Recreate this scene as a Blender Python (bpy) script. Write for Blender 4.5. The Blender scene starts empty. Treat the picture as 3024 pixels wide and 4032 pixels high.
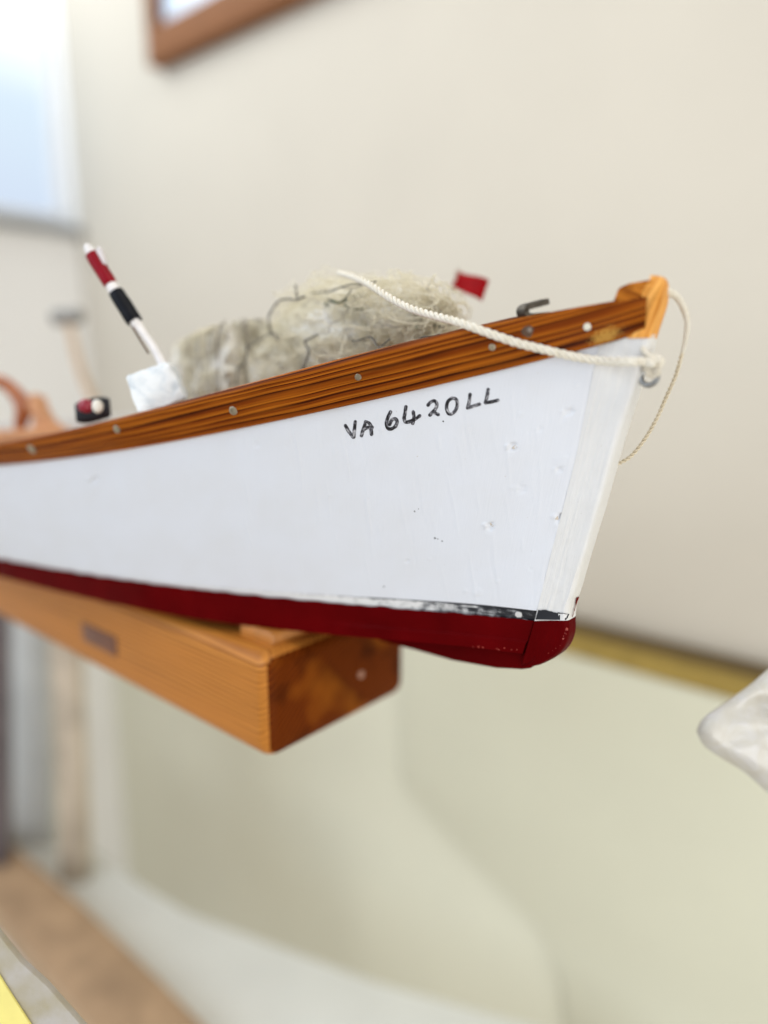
import bpy, bmesh, math, random
import numpy as np
from mathutils import Vector, noise
from mathutils.bvhtree import BVHTree

random.seed(7)
SC = bpy.context.scene
COL = SC.collection
MM = 0.001

# ------------------------------------------------------------------ camera
FPX, PW, PH = 2850.0, 3024.0, 4032.0
HOR, VPX = 1440.0, -1850.0
CZ = 1.25                                     # camera height above the floor
pitch = math.atan((PH / 2 - HOR) / FPX)
yaw = math.atan((PW / 2 - VPX) / math.hypot(FPX, PH / 2 - HOR))
CF = np.array([-math.cos(yaw) * math.cos(pitch), math.sin(yaw) * math.cos(pitch), -math.sin(pitch)])
CR = np.array([math.sin(yaw), math.cos(yaw), 0.0])
CU = np.cross(CR, CF)
CAM = np.array([0.0, 0.0, CZ])
cam_d = bpy.data.cameras.new("camera")
cam = bpy.data.objects.new("camera", cam_d)
COL.objects.link(cam)
from mathutils import Matrix
cam.matrix_world = Matrix(((CR[0], CU[0], -CF[0], 0), (CR[1], CU[1], -CF[1], 0), (CR[2], CU[2], -CF[2], CZ), (0, 0, 0, 1)))
cam_d.sensor_width = 36.0
cam_d.sensor_fit = 'AUTO'
cam_d.lens = FPX / PH * 36.0
cam_d.clip_start = 0.005
cam_d.clip_end = 50
cam_d.dof.use_dof = True
cam_d.dof.focus_distance = 0.256
cam_d.dof.aperture_fstop = 2.2
SC.camera = cam

# ------------------------------------------------------------------ light
SC.view_settings.view_transform = 'Standard'
SC.view_settings.look = 'None'
SC.view_settings.exposure = 0.0
SC.view_settings.gamma = 1.0
W = bpy.data.worlds.new("World")
SC.world = W
W.use_nodes = True
W.node_tree.nodes["Background"].inputs[0].default_value = (1.0, 0.975, 0.93, 1)
W.node_tree.nodes["Background"].inputs[1].default_value = 0.50


def area(name, loc, target, sx, sy, watts, col):
    d = bpy.data.lights.new(name, 'AREA')
    d.shape = 'RECTANGLE'
    d.size, d.size_y, d.energy, d.color = sx, sy, watts, col
    o = bpy.data.objects.new(name, d)
    COL.objects.link(o)
    o.location = loc
    o.rotation_euler = (Vector(target) - Vector(loc)).to_track_quat('-Z', 'Y').to_euler()
    return o


area("window_light", (-1.12, 0.12, CZ + 0.72), (-0.85, 0.62, CZ + 0.50), 0.5, 0.6, 2.3, (0.86, 0.935, 1.0))
area("room_window_light", (-0.75, -1.5, CZ + 0.75), (-0.25, 0.2, CZ - 0.05), 1.8, 1.5, 22, (0.80, 0.905, 1.05))
area("upper_right_fill", (0.50, 0.10, CZ + 0.95), (0.05, 0.62, CZ + .42), 0.7, 0.5, 6.5, (1.0, 0.955, 0.86))  # added lamp for the glow at the upper right, no fixture seen there
area("lower_right_fill", (0.95, -0.25, CZ - 0.70), (0.10, 0.60, CZ - 0.86), 0.8, 0.9, 10.5, (1.0, 0.995, 0.97))  # added fill for the lower right wall and stem front, no window seen

# ------------------------------------------------------------------ pixel helpers (pixels of the 3024 x 4032 photograph -> points of the place)
def ray(u, v):
    return CF + CR * ((u - PW / 2) / FPX) - CU * ((v - PH / 2) / FPX)


def at_depth(u, v, d):
    return CAM + ray(u, v) * d


def on_y(u, v, y):
    r = ray(u, v)
    return CAM + r * (y / r[1])


def on_z(u, v, z):
    r = ray(u, v)
    return CAM + r * ((z - CZ) / r[2])


def proj(P):
    q = np.asarray(P) - CAM
    d = q @ CF
    return PW / 2 + FPX * (q @ CR) / d, PH / 2 - FPX * (q @ CU) / d, d


YC = 0.2323                                   # the boat's centreline
X0 = -0.0870                                  # the top of its stem
def plan(table):
    L = np.array([a for a, b in table]) * MM
    B = np.array([b for a, b in table]) * MM
    xs = np.linspace(-0.05, 0.6, 1301)
    ys = np.interp(xs, L, B)
    k = np.exp(-np.linspace(-2.5, 2.5, 41) ** 2)
    pad = np.pad(ys, 20, mode='edge')
    ys = np.convolve(pad, k / k.sum(), mode='valid')
    return lambda q: float(np.interp(q, xs, ys))


def on_plan(u, v, bf, off=0.0):
    r = ray(u, v)
    lo, hi = 0.05, 1.5
    for _ in range(50):
        t = (lo + hi) / 2
        P = r * t
        if P[1] - (YC - bf(X0 - P[0]) - off) < 0: lo = t
        else: hi = t
    return CAM + r * t


# ------------------------------------------------------------------ scene helpers
def smooth_mesh(me, ang=35):
    for p in me.polygons: p.use_smooth = True
    try:
        me.set_sharp_from_angle(angle=math.radians(ang))
    except Exception:
        pass


def link(name, me, mat=None, parent=None, smooth=True, ang=35):
    o = bpy.data.objects.new(name, me)
    COL.objects.link(o)
    if mat is not None:
        for m in (mat if isinstance(mat, (list, tuple)) else [mat]): me.materials.append(m)
    if parent is not None: o.parent = parent; o.matrix_parent_inverse = parent.matrix_basis.inverted()
    if smooth: smooth_mesh(me, ang)
    return o


def from_bm(name, bm, mat=None, parent=None, smooth=True, ang=35):
    bmesh.ops.recalc_face_normals(bm, faces=bm.faces[:])
    me = bpy.data.meshes.new(name)
    bm.to_mesh(me); bm.free()
    return link(name, me, mat, parent, smooth, ang)


def tag(o, label, cat, group=None):
    o["label"] = label; o["category"] = cat
    if group: o["group"] = group
    return o


def thing(name, loc, label, cat, group=None):
    o = bpy.data.objects.new(name, None)
    COL.objects.link(o)
    o.location = loc
    o.empty_display_size = 0.01
    return tag(o, label, cat, group)


def structure(o):
    o["kind"] = "structure"
    return o


def grid_mesh(name, P, UV=None, closed_v=False):
    """P: array (n, m, 3)."""
    n, m = P.shape[:2]
    idx = np.arange(n * m).reshape(n, m)
    if closed_v:
        j2 = np.roll(idx, -1, axis=1)
        a, b, c, d = idx[:-1], idx[1:], j2[1:], j2[:-1]
    else:
        a, b, c, d = idx[:-1, :-1], idx[1:, :-1], idx[1:, 1:], idx[:-1, 1:]
    F = np.stack([a, b, c, d], -1).reshape(-1, 4)
    me = bpy.data.meshes.new(name)
    me.from_pydata(P.reshape(-1, 3).tolist(), [], F.tolist())
    if UV is not None:
        uvl = me.uv_layers.new(name="UVMap")
        li = np.empty(len(me.loops), dtype=np.int32)
        me.loops.foreach_get("vertex_index", li)
        uvl.data.foreach_set("uv", UV.reshape(-1, 2)[li].astype(np.float32).ravel())
    me.update()
    return me


def catmull(pts, n):
    P = np.array(pts, float)
    Q = np.vstack([2 * P[0] - P[1], P, 2 * P[-1] - P[-2]])
    seg = np.linalg.norm(np.diff(P, axis=0), axis=1)
    cum = np.concatenate([[0], np.cumsum(seg)])
    out = []
    for s in np.linspace(0, cum[-1], n):
        i = min(max(np.searchsorted(cum, s, side='right') - 1, 0), len(seg) - 1)
        t = (s - cum[i]) / max(seg[i], 1e-9)
        a, b, c, d = Q[i], Q[i + 1], Q[i + 2], Q[i + 3]
        out.append(.5 * ((2 * b) + (-a + c) * t + (2 * a - 5 * b + 4 * c - d) * t * t + (-a + 3 * b - 3 * c + d) * t ** 3))
    return np.array(out)


def frames(P):
    T = np.gradient(P, axis=0)
    T /= np.linalg.norm(T, axis=1)[:, None] + 1e-12
    n0 = np.cross(T[0], [0.31, 0.2, 0.93]); n0 /= np.linalg.norm(n0)
    N = [n0]
    for i in range(1, len(P)):
        n = N[-1] - T[i] * (N[-1] @ T[i])
        N.append(n / (np.linalg.norm(n) + 1e-12))
    N = np.array(N)
    return T, N, np.cross(T, N)


def tube_arrays(P, rad, sides=8):
    P = np.asarray(P, float)
    rad = np.broadcast_to(np.asarray(rad, float), (len(P),))
    T, N, B = frames(P)
    a = np.linspace(0, 2 * np.pi, sides, endpoint=False)
    return P[:, None] + rad[:, None, None] * (np.cos(a)[None, :, None] * N[:, None] + np.sin(a)[None, :, None] * B[:, None])


def merge_tubes(name, arrs, caps=True):
    V, F, o = [], [], 0
    for A in arrs:
        n, m = A.shape[:2]
        V.append(A.reshape(-1, 3))
        idx = np.arange(n * m).reshape(n, m) + o
        j2 = np.roll(idx, -1, axis=1)
        F += np.stack([idx[:-1], idx[1:], j2[1:], j2[:-1]], -1).reshape(-1, 4).tolist()
        if caps:
            F.append(idx[0].tolist()); F.append(idx[-1][::-1].tolist())
        o += n * m
    me = bpy.data.meshes.new(name)
    me.from_pydata(np.vstack(V).tolist(), [], F)
    me.update()
    return me


def rope_arrays(path, radius, pitch, strands=3, sides=8, per_pitch=14, taper=None):
    L = np.linalg.norm(np.diff(path, axis=0), axis=1).sum()
    n = max(12, int(L / pitch * per_pitch))
    P = catmull(path, n)
    T, N, B = frames(P)
    s = np.linspace(0, L, n)
    R = np.ones(n) * radius if taper is None else radius * np.interp(np.linspace(0, 1, n), *taper)
    out = []
    for k in range(strands):
        ph = 2 * np.pi * (s / pitch + k / strands)
        C = P + (R * .54)[:, None] * (np.cos(ph)[:, None] * N + np.sin(ph)[:, None] * B)
        out.append(tube_arrays(C, R * .50, sides))
    return out


def box_bm(bm, c, ax, ay, az, bev=0.0, seg=2):
    """A box of half-axes ax, ay, az about c with rounded edges."""
    c, ax, ay, az = [Vector(q) for q in (c, ax, ay, az)]
    vs = [bm.verts.new(c + i * ax + j * ay + k * az) for i in (-1, 1) for j in (-1, 1) for k in (-1, 1)]
    fs = [bm.faces.new([vs[i] for i in q]) for q in ((0, 1, 3, 2), (4, 6, 7, 5), (0, 4, 5, 1), (2, 3, 7, 6), (0, 2, 6, 4), (1, 5, 7, 3))]
    if bev > 0:
        es = list({e for f in fs for e in f.edges})
        bmesh.ops.bevel(bm, geom=es, offset=bev, segments=seg, affect='EDGES', profile=.5)


def box(name, lo, hi, mat, parent=None, bev=0.0, seg=3):
    lo, hi = Vector(lo), Vector(hi)
    h = (hi - lo) / 2
    bm = bmesh.new()
    box_bm(bm, (lo + hi) / 2, (h.x, 0, 0), (0, h.y, 0), (0, 0, h.z), bev, seg)
    return from_bm(name, bm, mat, parent)


def extrude_poly(name, pts, vec, mat, parent=None, bev=0.0, seg=2, ang=35):
    """A closed outline pts (3D) pushed along vec."""
    bm = bmesh.new()
    a = [bm.verts.new(Vector(p)) for p in pts]
    b = [bm.verts.new(Vector(p) + Vector(vec)) for p in pts]
    n = len(a)
    bm.faces.new(a); bm.faces.new(b[::-1])
    for i in range(n): bm.faces.new((a[i], b[i], b[(i + 1) % n], a[(i + 1) % n]))
    if bev > 0:
        bmesh.ops.recalc_face_normals(bm, faces=bm.faces[:])
        es = [e for e in bm.edges if len(e.link_faces) == 2 and e.calc_face_angle(0) > math.radians(30)]
        bmesh.ops.bevel(bm, geom=es, offset=bev, segments=seg, affect='EDGES', profile=.5)
    return from_bm(name, bm, mat, parent, True, ang)


# ------------------------------------------------------------------ materials
class G:
    def __init__(s, name):
        s.m = bpy.data.materials.new(name); s.m.use_nodes = True
        s.t = s.m.node_tree
        s.b = s.t.nodes["Principled BSDF"]

    def n(s, kind, **kw):
        nd = s.t.nodes.new(kind)
        for k, v in kw.items():
            if k.startswith("in_"):
                key = k[3:]
                key = int(key) if key.isdigit() else key.replace("_", " ")
                s.set(nd.inputs[key], v)
            else: setattr(nd, k, v)
        return nd

    def set(s, sock, v):
        if isinstance(v, bpy.types.NodeSocket): s.t.links.new(v, sock)
        else: sock.default_value = v

    def math(s, op, a, b=0.0, c=0.0, clamp=False):
        nd = s.n('ShaderNodeMath', operation=op, use_clamp=clamp)
        for i, q in enumerate((a, b, c)): s.set(nd.inputs[i], q)
        return nd.outputs[0]

    def ramp(s, fac, stops, interp='LINEAR'):
        nd = s.n('ShaderNodeValToRGB')
        cr = nd.color_ramp; cr.interpolation = interp
        while len(cr.elements) < len(stops): cr.elements.new(0.5)
        for e, (p, c) in zip(cr.elements, stops):
            e.position = p
            e.color = (*c, 1) if len(c) == 3 else c
        s.set(nd.inputs[0], fac)
        return nd.outputs[0]

    def fac(s, f, a, b):
        return s.n('ShaderNodeMapRange', in_0=f, in_1=a, in_2=b).outputs[0]

    def mix(s, f, a, b):
        nd = s.n('ShaderNodeMix', data_type='RGBA')
        s.set(nd.inputs[0], f); s.set(nd.inputs[6], a); s.set(nd.inputs[7], b)
        return nd.outputs[2]

    def coord(s, kind='Object', scale=(1, 1, 1)):
        tc = s.n('ShaderNodeTexCoord')
        mp = s.n('ShaderNodeMapping')
        mp.inputs['Scale'].default_value = scale
        s.t.links.new(tc.outputs[kind], mp.inputs[0])
        return mp.outputs[0]

    def noise(s, vec, scale=1.0, detail=3.0, rough=.5, dist=0.0):
        nd = s.n('ShaderNodeTexNoise')
        s.set(nd.inputs['Vector'], vec)
        nd.inputs['Scale'].default_value = scale; nd.inputs['Detail'].default_value = detail
        nd.inputs['Roughness'].default_value = rough; nd.inputs['Distortion'].default_value = dist
        return nd.outputs[0]

    def bump(s, h, strength=.2, dist=0.0005, normal=None):
        nd = s.n('ShaderNodeBump')
        s.set(nd.inputs['Height'], h)
        nd.inputs['Strength'].default_value = strength
        nd.inputs['Distance'].default_value = dist
        if normal is not None: s.set(nd.inputs['Normal'], normal)
        return nd.outputs[0]

    def out(s, color=None, rough=None, normal=None, **kw):
        if color is not None: s.set(s.b.inputs['Base Color'], (*color, 1) if isinstance(color, tuple) and len(color) == 3 else color)
        if rough is not None: s.set(s.b.inputs['Roughness'], rough)
        if normal is not None: s.set(s.b.inputs['Normal'], normal)
        for k, v in kw.items(): s.set(s.b.inputs[k.replace("_", " ")], v)
        return s.m


def plain(name, col, rough=.5, var=.08, scale=120, bump=.15, bd=.0004, **kw):
    g = G(name)
    co = g.coord('Object')
    n1 = g.noise(co, scale, 4)
    a = tuple(c * (1 - var) for c in col); b = tuple(min(1, c * (1 + var)) for c in col)
    c = g.ramp(n1, [(.3, a), (.7, b)])
    return g.out(c, g.fac(n1, .0, 1.0) if rough is None else rough, g.bump(g.noise(co, scale * 6, 3), bump, bd), **kw)


def white_paint(name, along_v=True, streak=1.0, tint=(.715, .742, .805)):
    """Hand-brushed gloss paint, UV in millimetres."""
    g = G(name)
    uv = g.coord('UV')
    st = g.coord('UV', (1.6, .06, 1) if along_v else (.05, 1.4, 1))
    n1 = g.noise(st, 1.0, 4, .6, .3)
    n2 = g.noise(uv, .06, 3)
    n3 = g.noise(uv, 2.2, 3)
    dark = tuple(q * .975 * m for q, m in zip(tint, (1.0, .992, .975)))
    c = g.mix(g.fac(n2, .35, .75), (*tint, 1), (*dark, 1))
    speck = g.math('GREATER_THAN', g.noise(uv, .9, 1, .4), .80)
    c = g.mix(g.math('MULTIPLY', speck, .5), c, (.45, .40, .34, 1))
    nrm = g.bump(n1, .30 * streak, .0004)
    nrm = g.bump(n3, .06, .0002, nrm)
    return g.out(c, g.fac(n3, -.3, 1.7) if False else .42, nrm, Coat_Weight=.12, Coat_Roughness=.3)


def red_paint(name, col=(.135, .002, .004)):
    g = G(name)
    uv = g.coord('Object')
    n1 = g.noise(uv, 60, 3); n2 = g.noise(uv, 900, 4, .6)
    c = g.mix(g.fac(n1, .3, .7), (*col, 1), (col[0] * 1.35, col[1] * 1.3, col[2] * 1.3, 1))
    return g.out(c, .42, g.bump(n2, .16, .0004), Specular_IOR_Level=.02)


def varnished(name, freq=.30, drift=.010, patch=None, light=(.42, .122, .008), mid=(.205, .041, .0022), dark=(.036, .005, .0005), coat=.06, wob=1.3, fine=1.0):
    """Coarse-grained pine under varnish, UV in millimetres along and across the grain."""
    g = G(name)
    tc = g.n('ShaderNodeTexCoord')
    sp = g.n('ShaderNodeSeparateXYZ', in_0=tc.outputs['UV'])
    u, v = sp.outputs[0], sp.outputs[1]
    wobv = g.n('ShaderNodeCombineXYZ', in_0=g.math('MULTIPLY', u, .009), in_1=g.math('MULTIPLY', v, .10))
    wn = g.noise(wobv.outputs[0], 1.0, 3, .45)
    v1 = g.n('ShaderNodeCombineXYZ', in_0=g.math('MULTIPLY', u, .0035), in_1=g.math('MULTIPLY', v, .22), in_2=3.3)
    un = g.noise(v1.outputs[0], 1.0, 1, .3)
    w = g.math('ADD', g.math('MULTIPLY', v, freq), g.math('ADD', g.math('MULTIPLY', u, drift), g.math('ADD', g.math('MULTIPLY', wn, wob), g.math('MULTIPLY', un, wob * 2.2))))
    fr = g.math('FRACT', w)
    base = g.ramp(fr, [(0, light), (.22, light), (.55, mid), (.70, mid), (.83, dark), (.95, dark), (1.0, light)])
    dn = g.noise(v1.outputs[0], 2.7, 2, .5)
    base = g.mix(g.math('MULTIPLY', g.fac(dn,  .48, .7), .45), base, (mid[0] * 1.1, mid[1] * 1.1, mid[2], 1))
    w2 = g.math('FRACT', g.math('ADD', g.math('MULTIPLY', w, 2.37), g.math('MULTIPLY', dn, 1.5)))
    base = g.mix(g.math('MULTIPLY', g.fac(w2, .6, 1.0), .7), base, (mid[0] * .5, mid[1] * .42, mid[2] * .3, 1))
    fv = g.n('ShaderNodeCombineXYZ', in_0=g.math('MULTIPLY', u, .05), in_1=g.math('MULTIPLY', v, 2.4))
    fn = g.noise(fv.outputs[0], 1.0, 4, .6)
    c = g.mix(g.math('MULTIPLY', g.fac(fn, .45, .8), .5 * fine), base, (*dark, 1))
    bn = g.noise(wobv.outputs[0], 3.0, 2)
    c = g.mix(g.math('MULTIPLY', g.fac(bn, .5, .75), .35), c, (light[0] * 1.15, light[1] * 1.15, light[2], 1))
    if patch:
        pu, pv, rad = patch
        d = g.math('SQRT', g.math('ADD', g.math('POWER', g.math('MULTIPLY', g.math('SUBTRACT', u, pu), .55), 2.0), g.math('POWER', g.math('SUBTRACT', v, pv), 2.0)))
        pn = g.noise(tc.outputs['UV'], 1.1, 5, .7)
        pm = g.math('ADD', d, g.math('MULTIPLY', g.math('SUBTRACT', pn, .5), rad * 4.0))
        c = g.mix(g.math('MULTIPLY', g.n('ShaderNodeMapRange', in_0=pm, in_1=rad, in_2=rad * .6).outputs[0], .85), c, (.50, .27, .055, 1))
    return g.out(c, .42, g.bump(fn, .12, .0003), Coat_Weight=coat, Coat_Roughness=.2, Specular_IOR_Level=.07)


def metal(name, col, rough=.4, var=.4):
    g = G(name)
    co = g.coord('Object')
    n1 = g.noise(co, 700, 4)
    c = g.mix(g.fac(n1, .35, .7), (*col, 1), (*(q * (1 - var) for q in col), 1))
    return g.out(c, rough, g.bump(n1, .25, .0003), Metallic=.85)


M_WHITE = white_paint("hull_white_paint", True, 1.0)
M_STEMW = white_paint("stem_white_paint", True, 2.4, (.735, .738, .742))
M_RED = red_paint("antifouling_red", (.075, .0008, .0015))
M_RED2 = red_paint("antifouling_red_worn", (.13, .002, .003))
M_WOOD = varnished("rubbing_strake_wood", patch=None)
M_HEAD = varnished("stem_head_wood", .16, .02, light=(.85, .44, .12), mid=(.78, .36, .08), dark=(.55, .20, .03), wob=.7)
M_INK = None

# ------------------------------------------------------------------ the boat's curves
T_RT = plan([(-5, 4.6), (4, 6), (25, 18), (62, 37), (112, 59), (190, 82), (270, 100), (340, 110), (450, 118), (600, 120)])
T_RB = plan([(-5, 4.0), (6, 5), (27, 15.5), (64, 33), (114, 54), (192, 77), (272, 95), (342, 105), (450, 113), (600, 115)])
T_WL = plan([(20, 3.2), (36, 6), (77, 17), (140, 38), (211, 62), (313, 83), (400, 92), (600, 96)])
T_CH = plan([(20, 2.0), (36, 4.8), (77, 15.5), (140, 36.5), (211, 60), (313, 81), (400, 90), (600, 94)])


def fit(px, deg):
    a = np.array(px, float)
    c = np.polyfit(a[:, 0] / 1000, a[:, 1], deg)
    return lambda u: float(np.polyval(c, u / 1000))


K = 1.8229
V_RT = fit([(0, 1741), (273, 1695), (547, 1628), (820, 1540), (1094, 1467), (1422, 1400), (1750, 1318), (2005, 1258), (2187, 1216), (2352, 1193), (2460, 1176), (2550, 1166)], 4)
V_RB = fit([(0, 1832), (273, 1805), (547, 1759), (820, 1710), (1094, 1659), (1276, 1622), (1568, 1549), (1823, 1486), (2005, 1453), (2187, 1413), (2351, 1358), (2450, 1330), (2540, 1313)], 4)
V_WL = fit([(0, 2190), (255, 2236), (547, 2280), (820, 2314), (1094, 2332), (1300, 2341), (1673, 2364), (1900, 2385), (2103, 2404)], 4)
V_RD = fit([(0, 2204), (255, 2247), (547, 2294), (820, 2330), (1094, 2353), (1300, 2377), (1673, 2406), (1917, 2432), (2103, 2445)], 4)
V_CH = fit([(0, 2272), (255, 2333), (512, 2394), (922, 2455), (1178, 2487), (1450, 2512), (1706, 2530), (1900, 2550), (2060, 2572)], 4)


def curve3(us, vf, bf):
    return np.array([on_plan(u, vf(u), bf) for u in us])


NU = 620
def long_curve(vf, bf, u_bow, n=NU, zclamp=None):
    us = np.linspace(-60, u_bow, 160)
    P = curve3(us, vf, bf)[::-1]               # from the bow aft
    # carry on aft along the plan to the transom, the sheer flattening out
    L = X0 - P[:, 0]
    zs = (P[-1, 2] - P[-12, 2]) / (L[-1] - L[-12])
    ext = []
    for k in range(1, 40):
        l = L[-1] + (0.43 - L[-1]) * k / 39
        dl = l - L[-1]
        ext.append((X0 - l, YC - bf(l), P[-1, 2] + zs * dl * math.exp(-dl / .08)))
    P = np.vstack([P, np.array(ext)])
    s = np.concatenate([[0], np.cumsum(np.linalg.norm(np.diff(P, axis=0), axis=1))])
    # denser sampling over the part of the side in view
    q = np.linspace(0, 1, n)
    t = s[-1] * (q * .75 + .25 * q ** 2)
    return np.stack([np.interp(t, s, P[:, i]) for i in range(3)], 1)


C_RT = long_curve(V_RT, T_RT, 2548)
C_RB = long_curve(V_RB, T_RB, 2540)
# the white panel starts at the seam with the stem
C_PT = long_curve(V_RB, lambda l: T_RB(l) - .0016, 2357)
C_WL = long_curve(V_WL, T_WL, 2111)
C_RD = long_curve(V_RD, lambda l: T_WL(l) - .0006, 2104)
C_CH = long_curve(V_CH, T_CH, 2062)

base_z = float(C_CH[:, 2].min())
boat = thing("model_boat", (X0 - .16, YC, base_z), "white model skiff with varnished rail and red bottom resting on the wooden beam", "model boat")
boat_names = []


def uv_of(P):
    """UV in millimetres: along the rows and down the columns."""
    du = np.concatenate([np.zeros((1, P.shape[1])), np.cumsum(np.linalg.norm(np.diff(P, axis=0), axis=2), axis=0)], 0)
    dv = np.concatenate([np.zeros((P.shape[0], 1)), np.cumsum(np.linalg.norm(np.diff(P, axis=1), axis=2), axis=1)], 1)
    du = np.repeat(du[:, P.shape[1] // 2:P.shape[1] // 2 + 1], P.shape[1], axis=1)
    return np.stack([du, dv], -1) * 1000


def mirror(P):
    Q = P.copy(); Q[..., 1] = 2 * YC - Q[..., 1]
    return Q[:, ::-1]


sm_t = on_plan(2357, 1366, lambda l: T_RB(l) - .0016)
def seam_b(v):
    return np.interp(v, [1180, 1366, 2447, 2628], [YC - sm_t[1] - .0003, YC - sm_t[1], YC - C_WL[0, 1] + .0002, YC - C_CH[0, 1]])


# ---- white side panel with its brushed relief and dents
NV = 230
t = np.linspace(0, 1, NV)[None, :, None]
bulge = .0015 * np.sin(np.pi * t)
top = C_PT + np.array([0, 0, .004])
top[:, 1] -= .0012
P = top[:, None] * (1 - t) + C_WL[:, None] * t
P[..., 1] -= bulge[..., 0]
du = np.gradient(P, axis=0); dv = np.gradient(P, axis=1)
Nn = np.cross(du, dv); Nn /= np.linalg.norm(Nn, axis=2)[..., None]
if Nn[..., 1].mean() > 0: Nn = -Nn
# its forward edge follows the seam with the stem
def seam_curve():
    px = [(2357, 1340), (2357, 1366), (2308, 1602), (2270, 1790), (2230, 1948), (2179, 2145), (2120, 2381), (2111, 2404)]
    return catmull([on_y(u, v, YC - seam_b(v)) for u, v in px], 400)


scv = seam_curve()
zo = np.argsort(scv[:, 2])
tgt = np.stack([np.interp(P[0, :, 2], scv[zo, 2], scv[zo, c]) for c in range(3)], 1)
dist0 = np.linalg.norm(P - P[:1], axis=2)
P = P + (tgt - P[0])[None] * np.exp(-(dist0 / .022) ** 2)[..., None]
flatP = P.reshape(-1, 3)
UVp = uv_of(P)
# projected pixel of every vertex, for placing the marks
q = flatP - CAM
dd = q @ CF
PX = np.stack([PW / 2 + FPX * (q @ CR) / dd, PH / 2 - FPX * (q @ CU) / dd], 1).reshape(P.shape[0], NV, 2)
H = np.zeros(P.shape[:2])
for (u, v, r, d, kind) in [(2012, 1760, 24, .34, 1), (1925, 2073, 24, .36, 1), (2232, 1622, 28, .30, 1), (2197, 2038, 26, .28, 1), (1598, 2208, 13, .16, 1),
                           (1503, 1690, 13, -.10, 0), (1010, 1752, 15, .20, 0), (365, 1890, 24, .35, 1), (2050, 1632, 14, -.14, 0), (2270, 1515, 12, -.16, 0), (2045, 1925, 30, .12, 1),
                           (2215, 1815, 40, -.16, 0), (2195, 1850, 20, .22, 1), (1880, 2332, 20, -.18, 0), (1835, 2330, 12, -.16, 0), (1405, 2365, 20, -.25, 0), (1960, 2290, 9, -.14, 0),
                           (2120, 1690, 16, .10, 1), (900, 2050, 10, -.10, 0), (1300, 1950, 8, -.12, 0), (1130, 1760, 12, .1, 0), (1690, 2200, 9, -.1, 0), (2085, 2240, 10, .14, 1)]:
    D = np.hypot(PX[..., 0] - u, PX[..., 1] - v) / r
    m = D < 2.2
    jag = np.array([noise.noise(Vector((a * .07, b * .07, 3.1))) + .6 * noise.noise(Vector((a * .2, b * .2, 1.1))) for a, b in PX[m]]) * .55
    du_, dv_ = (PX[..., 0][m] - u) / r, (PX[..., 1][m] - v) / r
    if kind:
        H[m] += 1.5 * d * MM * (-1.1 * np.exp(-((np.hypot(du_ - .25, dv_) + jag) / .62) ** 6) + .75 * np.exp(-((np.hypot(du_ + .55, dv_ + .1) + jag * .7) / .45) ** 4) + .15 * np.exp(-((np.hypot(du_, dv_ - 1.4) + jag) / .5) ** 2))
    else: H[m] += -d * MM * np.exp(-((D[m] + jag * .6) / .8) ** 4)
# raised brush ridges running down the side
rr = random.Random(3)
for k in range(70):
    u0 = rr.uniform(900, 2330); v0 = rr.uniform(1480, 2250); ln = rr.uniform(60, 330); w = rr.uniform(2.2, 4.2); a = rr.uniform(.08, .22) * (1 if rr.random() < .7 else -1)
    sl = .16 + rr.uniform(-.05, .05) - max(0, u0 - 1900) * .0006
    tt = (PX[..., 1] - v0)
    off = PX[..., 0] - (u0 + sl * tt + 3 * np.sin(tt * .02 + k))
    m = (tt > 0) & (tt < ln) & (np.abs(off) < 4 * w)
    H[m] += a * MM * np.exp(-(off[m] / w) ** 2) * np.sin(np.pi * tt[m] / ln) ** .5
low = np.array([noise.noise(Vector((a * .05, b * .012, 0))) for a, b in UVp.reshape(-1, 2)]).reshape(H.shape)
H += low * .00016
# worn edge along the seam with the stem
edge = UVp[..., 0]
H -= .00018 * np.exp(-(edge / .9) ** 2)
P = P + Nn * H[..., None]
me = grid_mesh("side_panel", P, UVp)
panel = link("side_panel", me, M_WHITE, boat, True, 80)
panel["label"] = "white painted side with a hand-written number"
BV_P = BVHTree.FromPolygons([Vector(q) for q in P.reshape(-1, 3)], [tuple(p.vertices) for p in me.polygons])

# the far side, plain
Pm = mirror(P[::12, ::12])
link("side_panel", grid_mesh("side_panel", Pm, uv_of(Pm)), M_WHITE, boat)


def hit(u, v, bvh):
    r = Vector(ray(u, v)).normalized()
    loc, nor, i, d = bvh.ray_cast(Vector(CAM), r)
    if loc is None: return None, None
    if nor.dot(r) > 0: nor = -nor
    return loc, nor


def rail_depth(u, v):
    for k in range(200):
        l, n_ = hit(u, v + k * 2, BV_R)
        if l is not None: return proj(np.array(l))[2]
    return .3


# ---- streaked band along the bottom edge of the panel
g = G("waterline_band_paint")
tcn = g.n('ShaderNodeTexCoord')
sp = g.n('ShaderNodeSeparateXYZ', in_0=tcn.outputs['UV'])
uu, vv = sp.outputs[0], sp.outputs[1]
cv = g.n('ShaderNodeCombineXYZ', in_0=g.math('MULTIPLY', uu, .09), in_1=g.math('MULTIPLY', vv, 2.6))
sn = g.noise(cv.outputs[0], 1.0, 5, .7)
blot = g.noise(tcn.outputs['UV'], .28, 2)
fade = g.n('ShaderNodeMapRange', in_0=uu, in_1=2.0, in_2=105.0, in_3=.27, in_4=-.22).outputs[0]
edge_ = g.n('ShaderNodeMapRange', in_0=vv, in_1=1.0, in_2=.25, in_3=-.07, in_4=.20).outputs[0]
val = g.math('ADD', g.math('ADD', sn, fade), g.math('ADD', g.math('MULTIPLY', g.math('SUBTRACT', blot, .5), .55), edge_))
bandc = g.ramp(g.fac(val, .46, .66), [(0, (.74, .74, .74)), (.45, (.33, .34, .36)), (.8, (.03, .035, .045)), (1, (.012, .014, .02))])
M_BAND = g.out(bandc, .4, g.bump(sn, .2, .0003))
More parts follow.
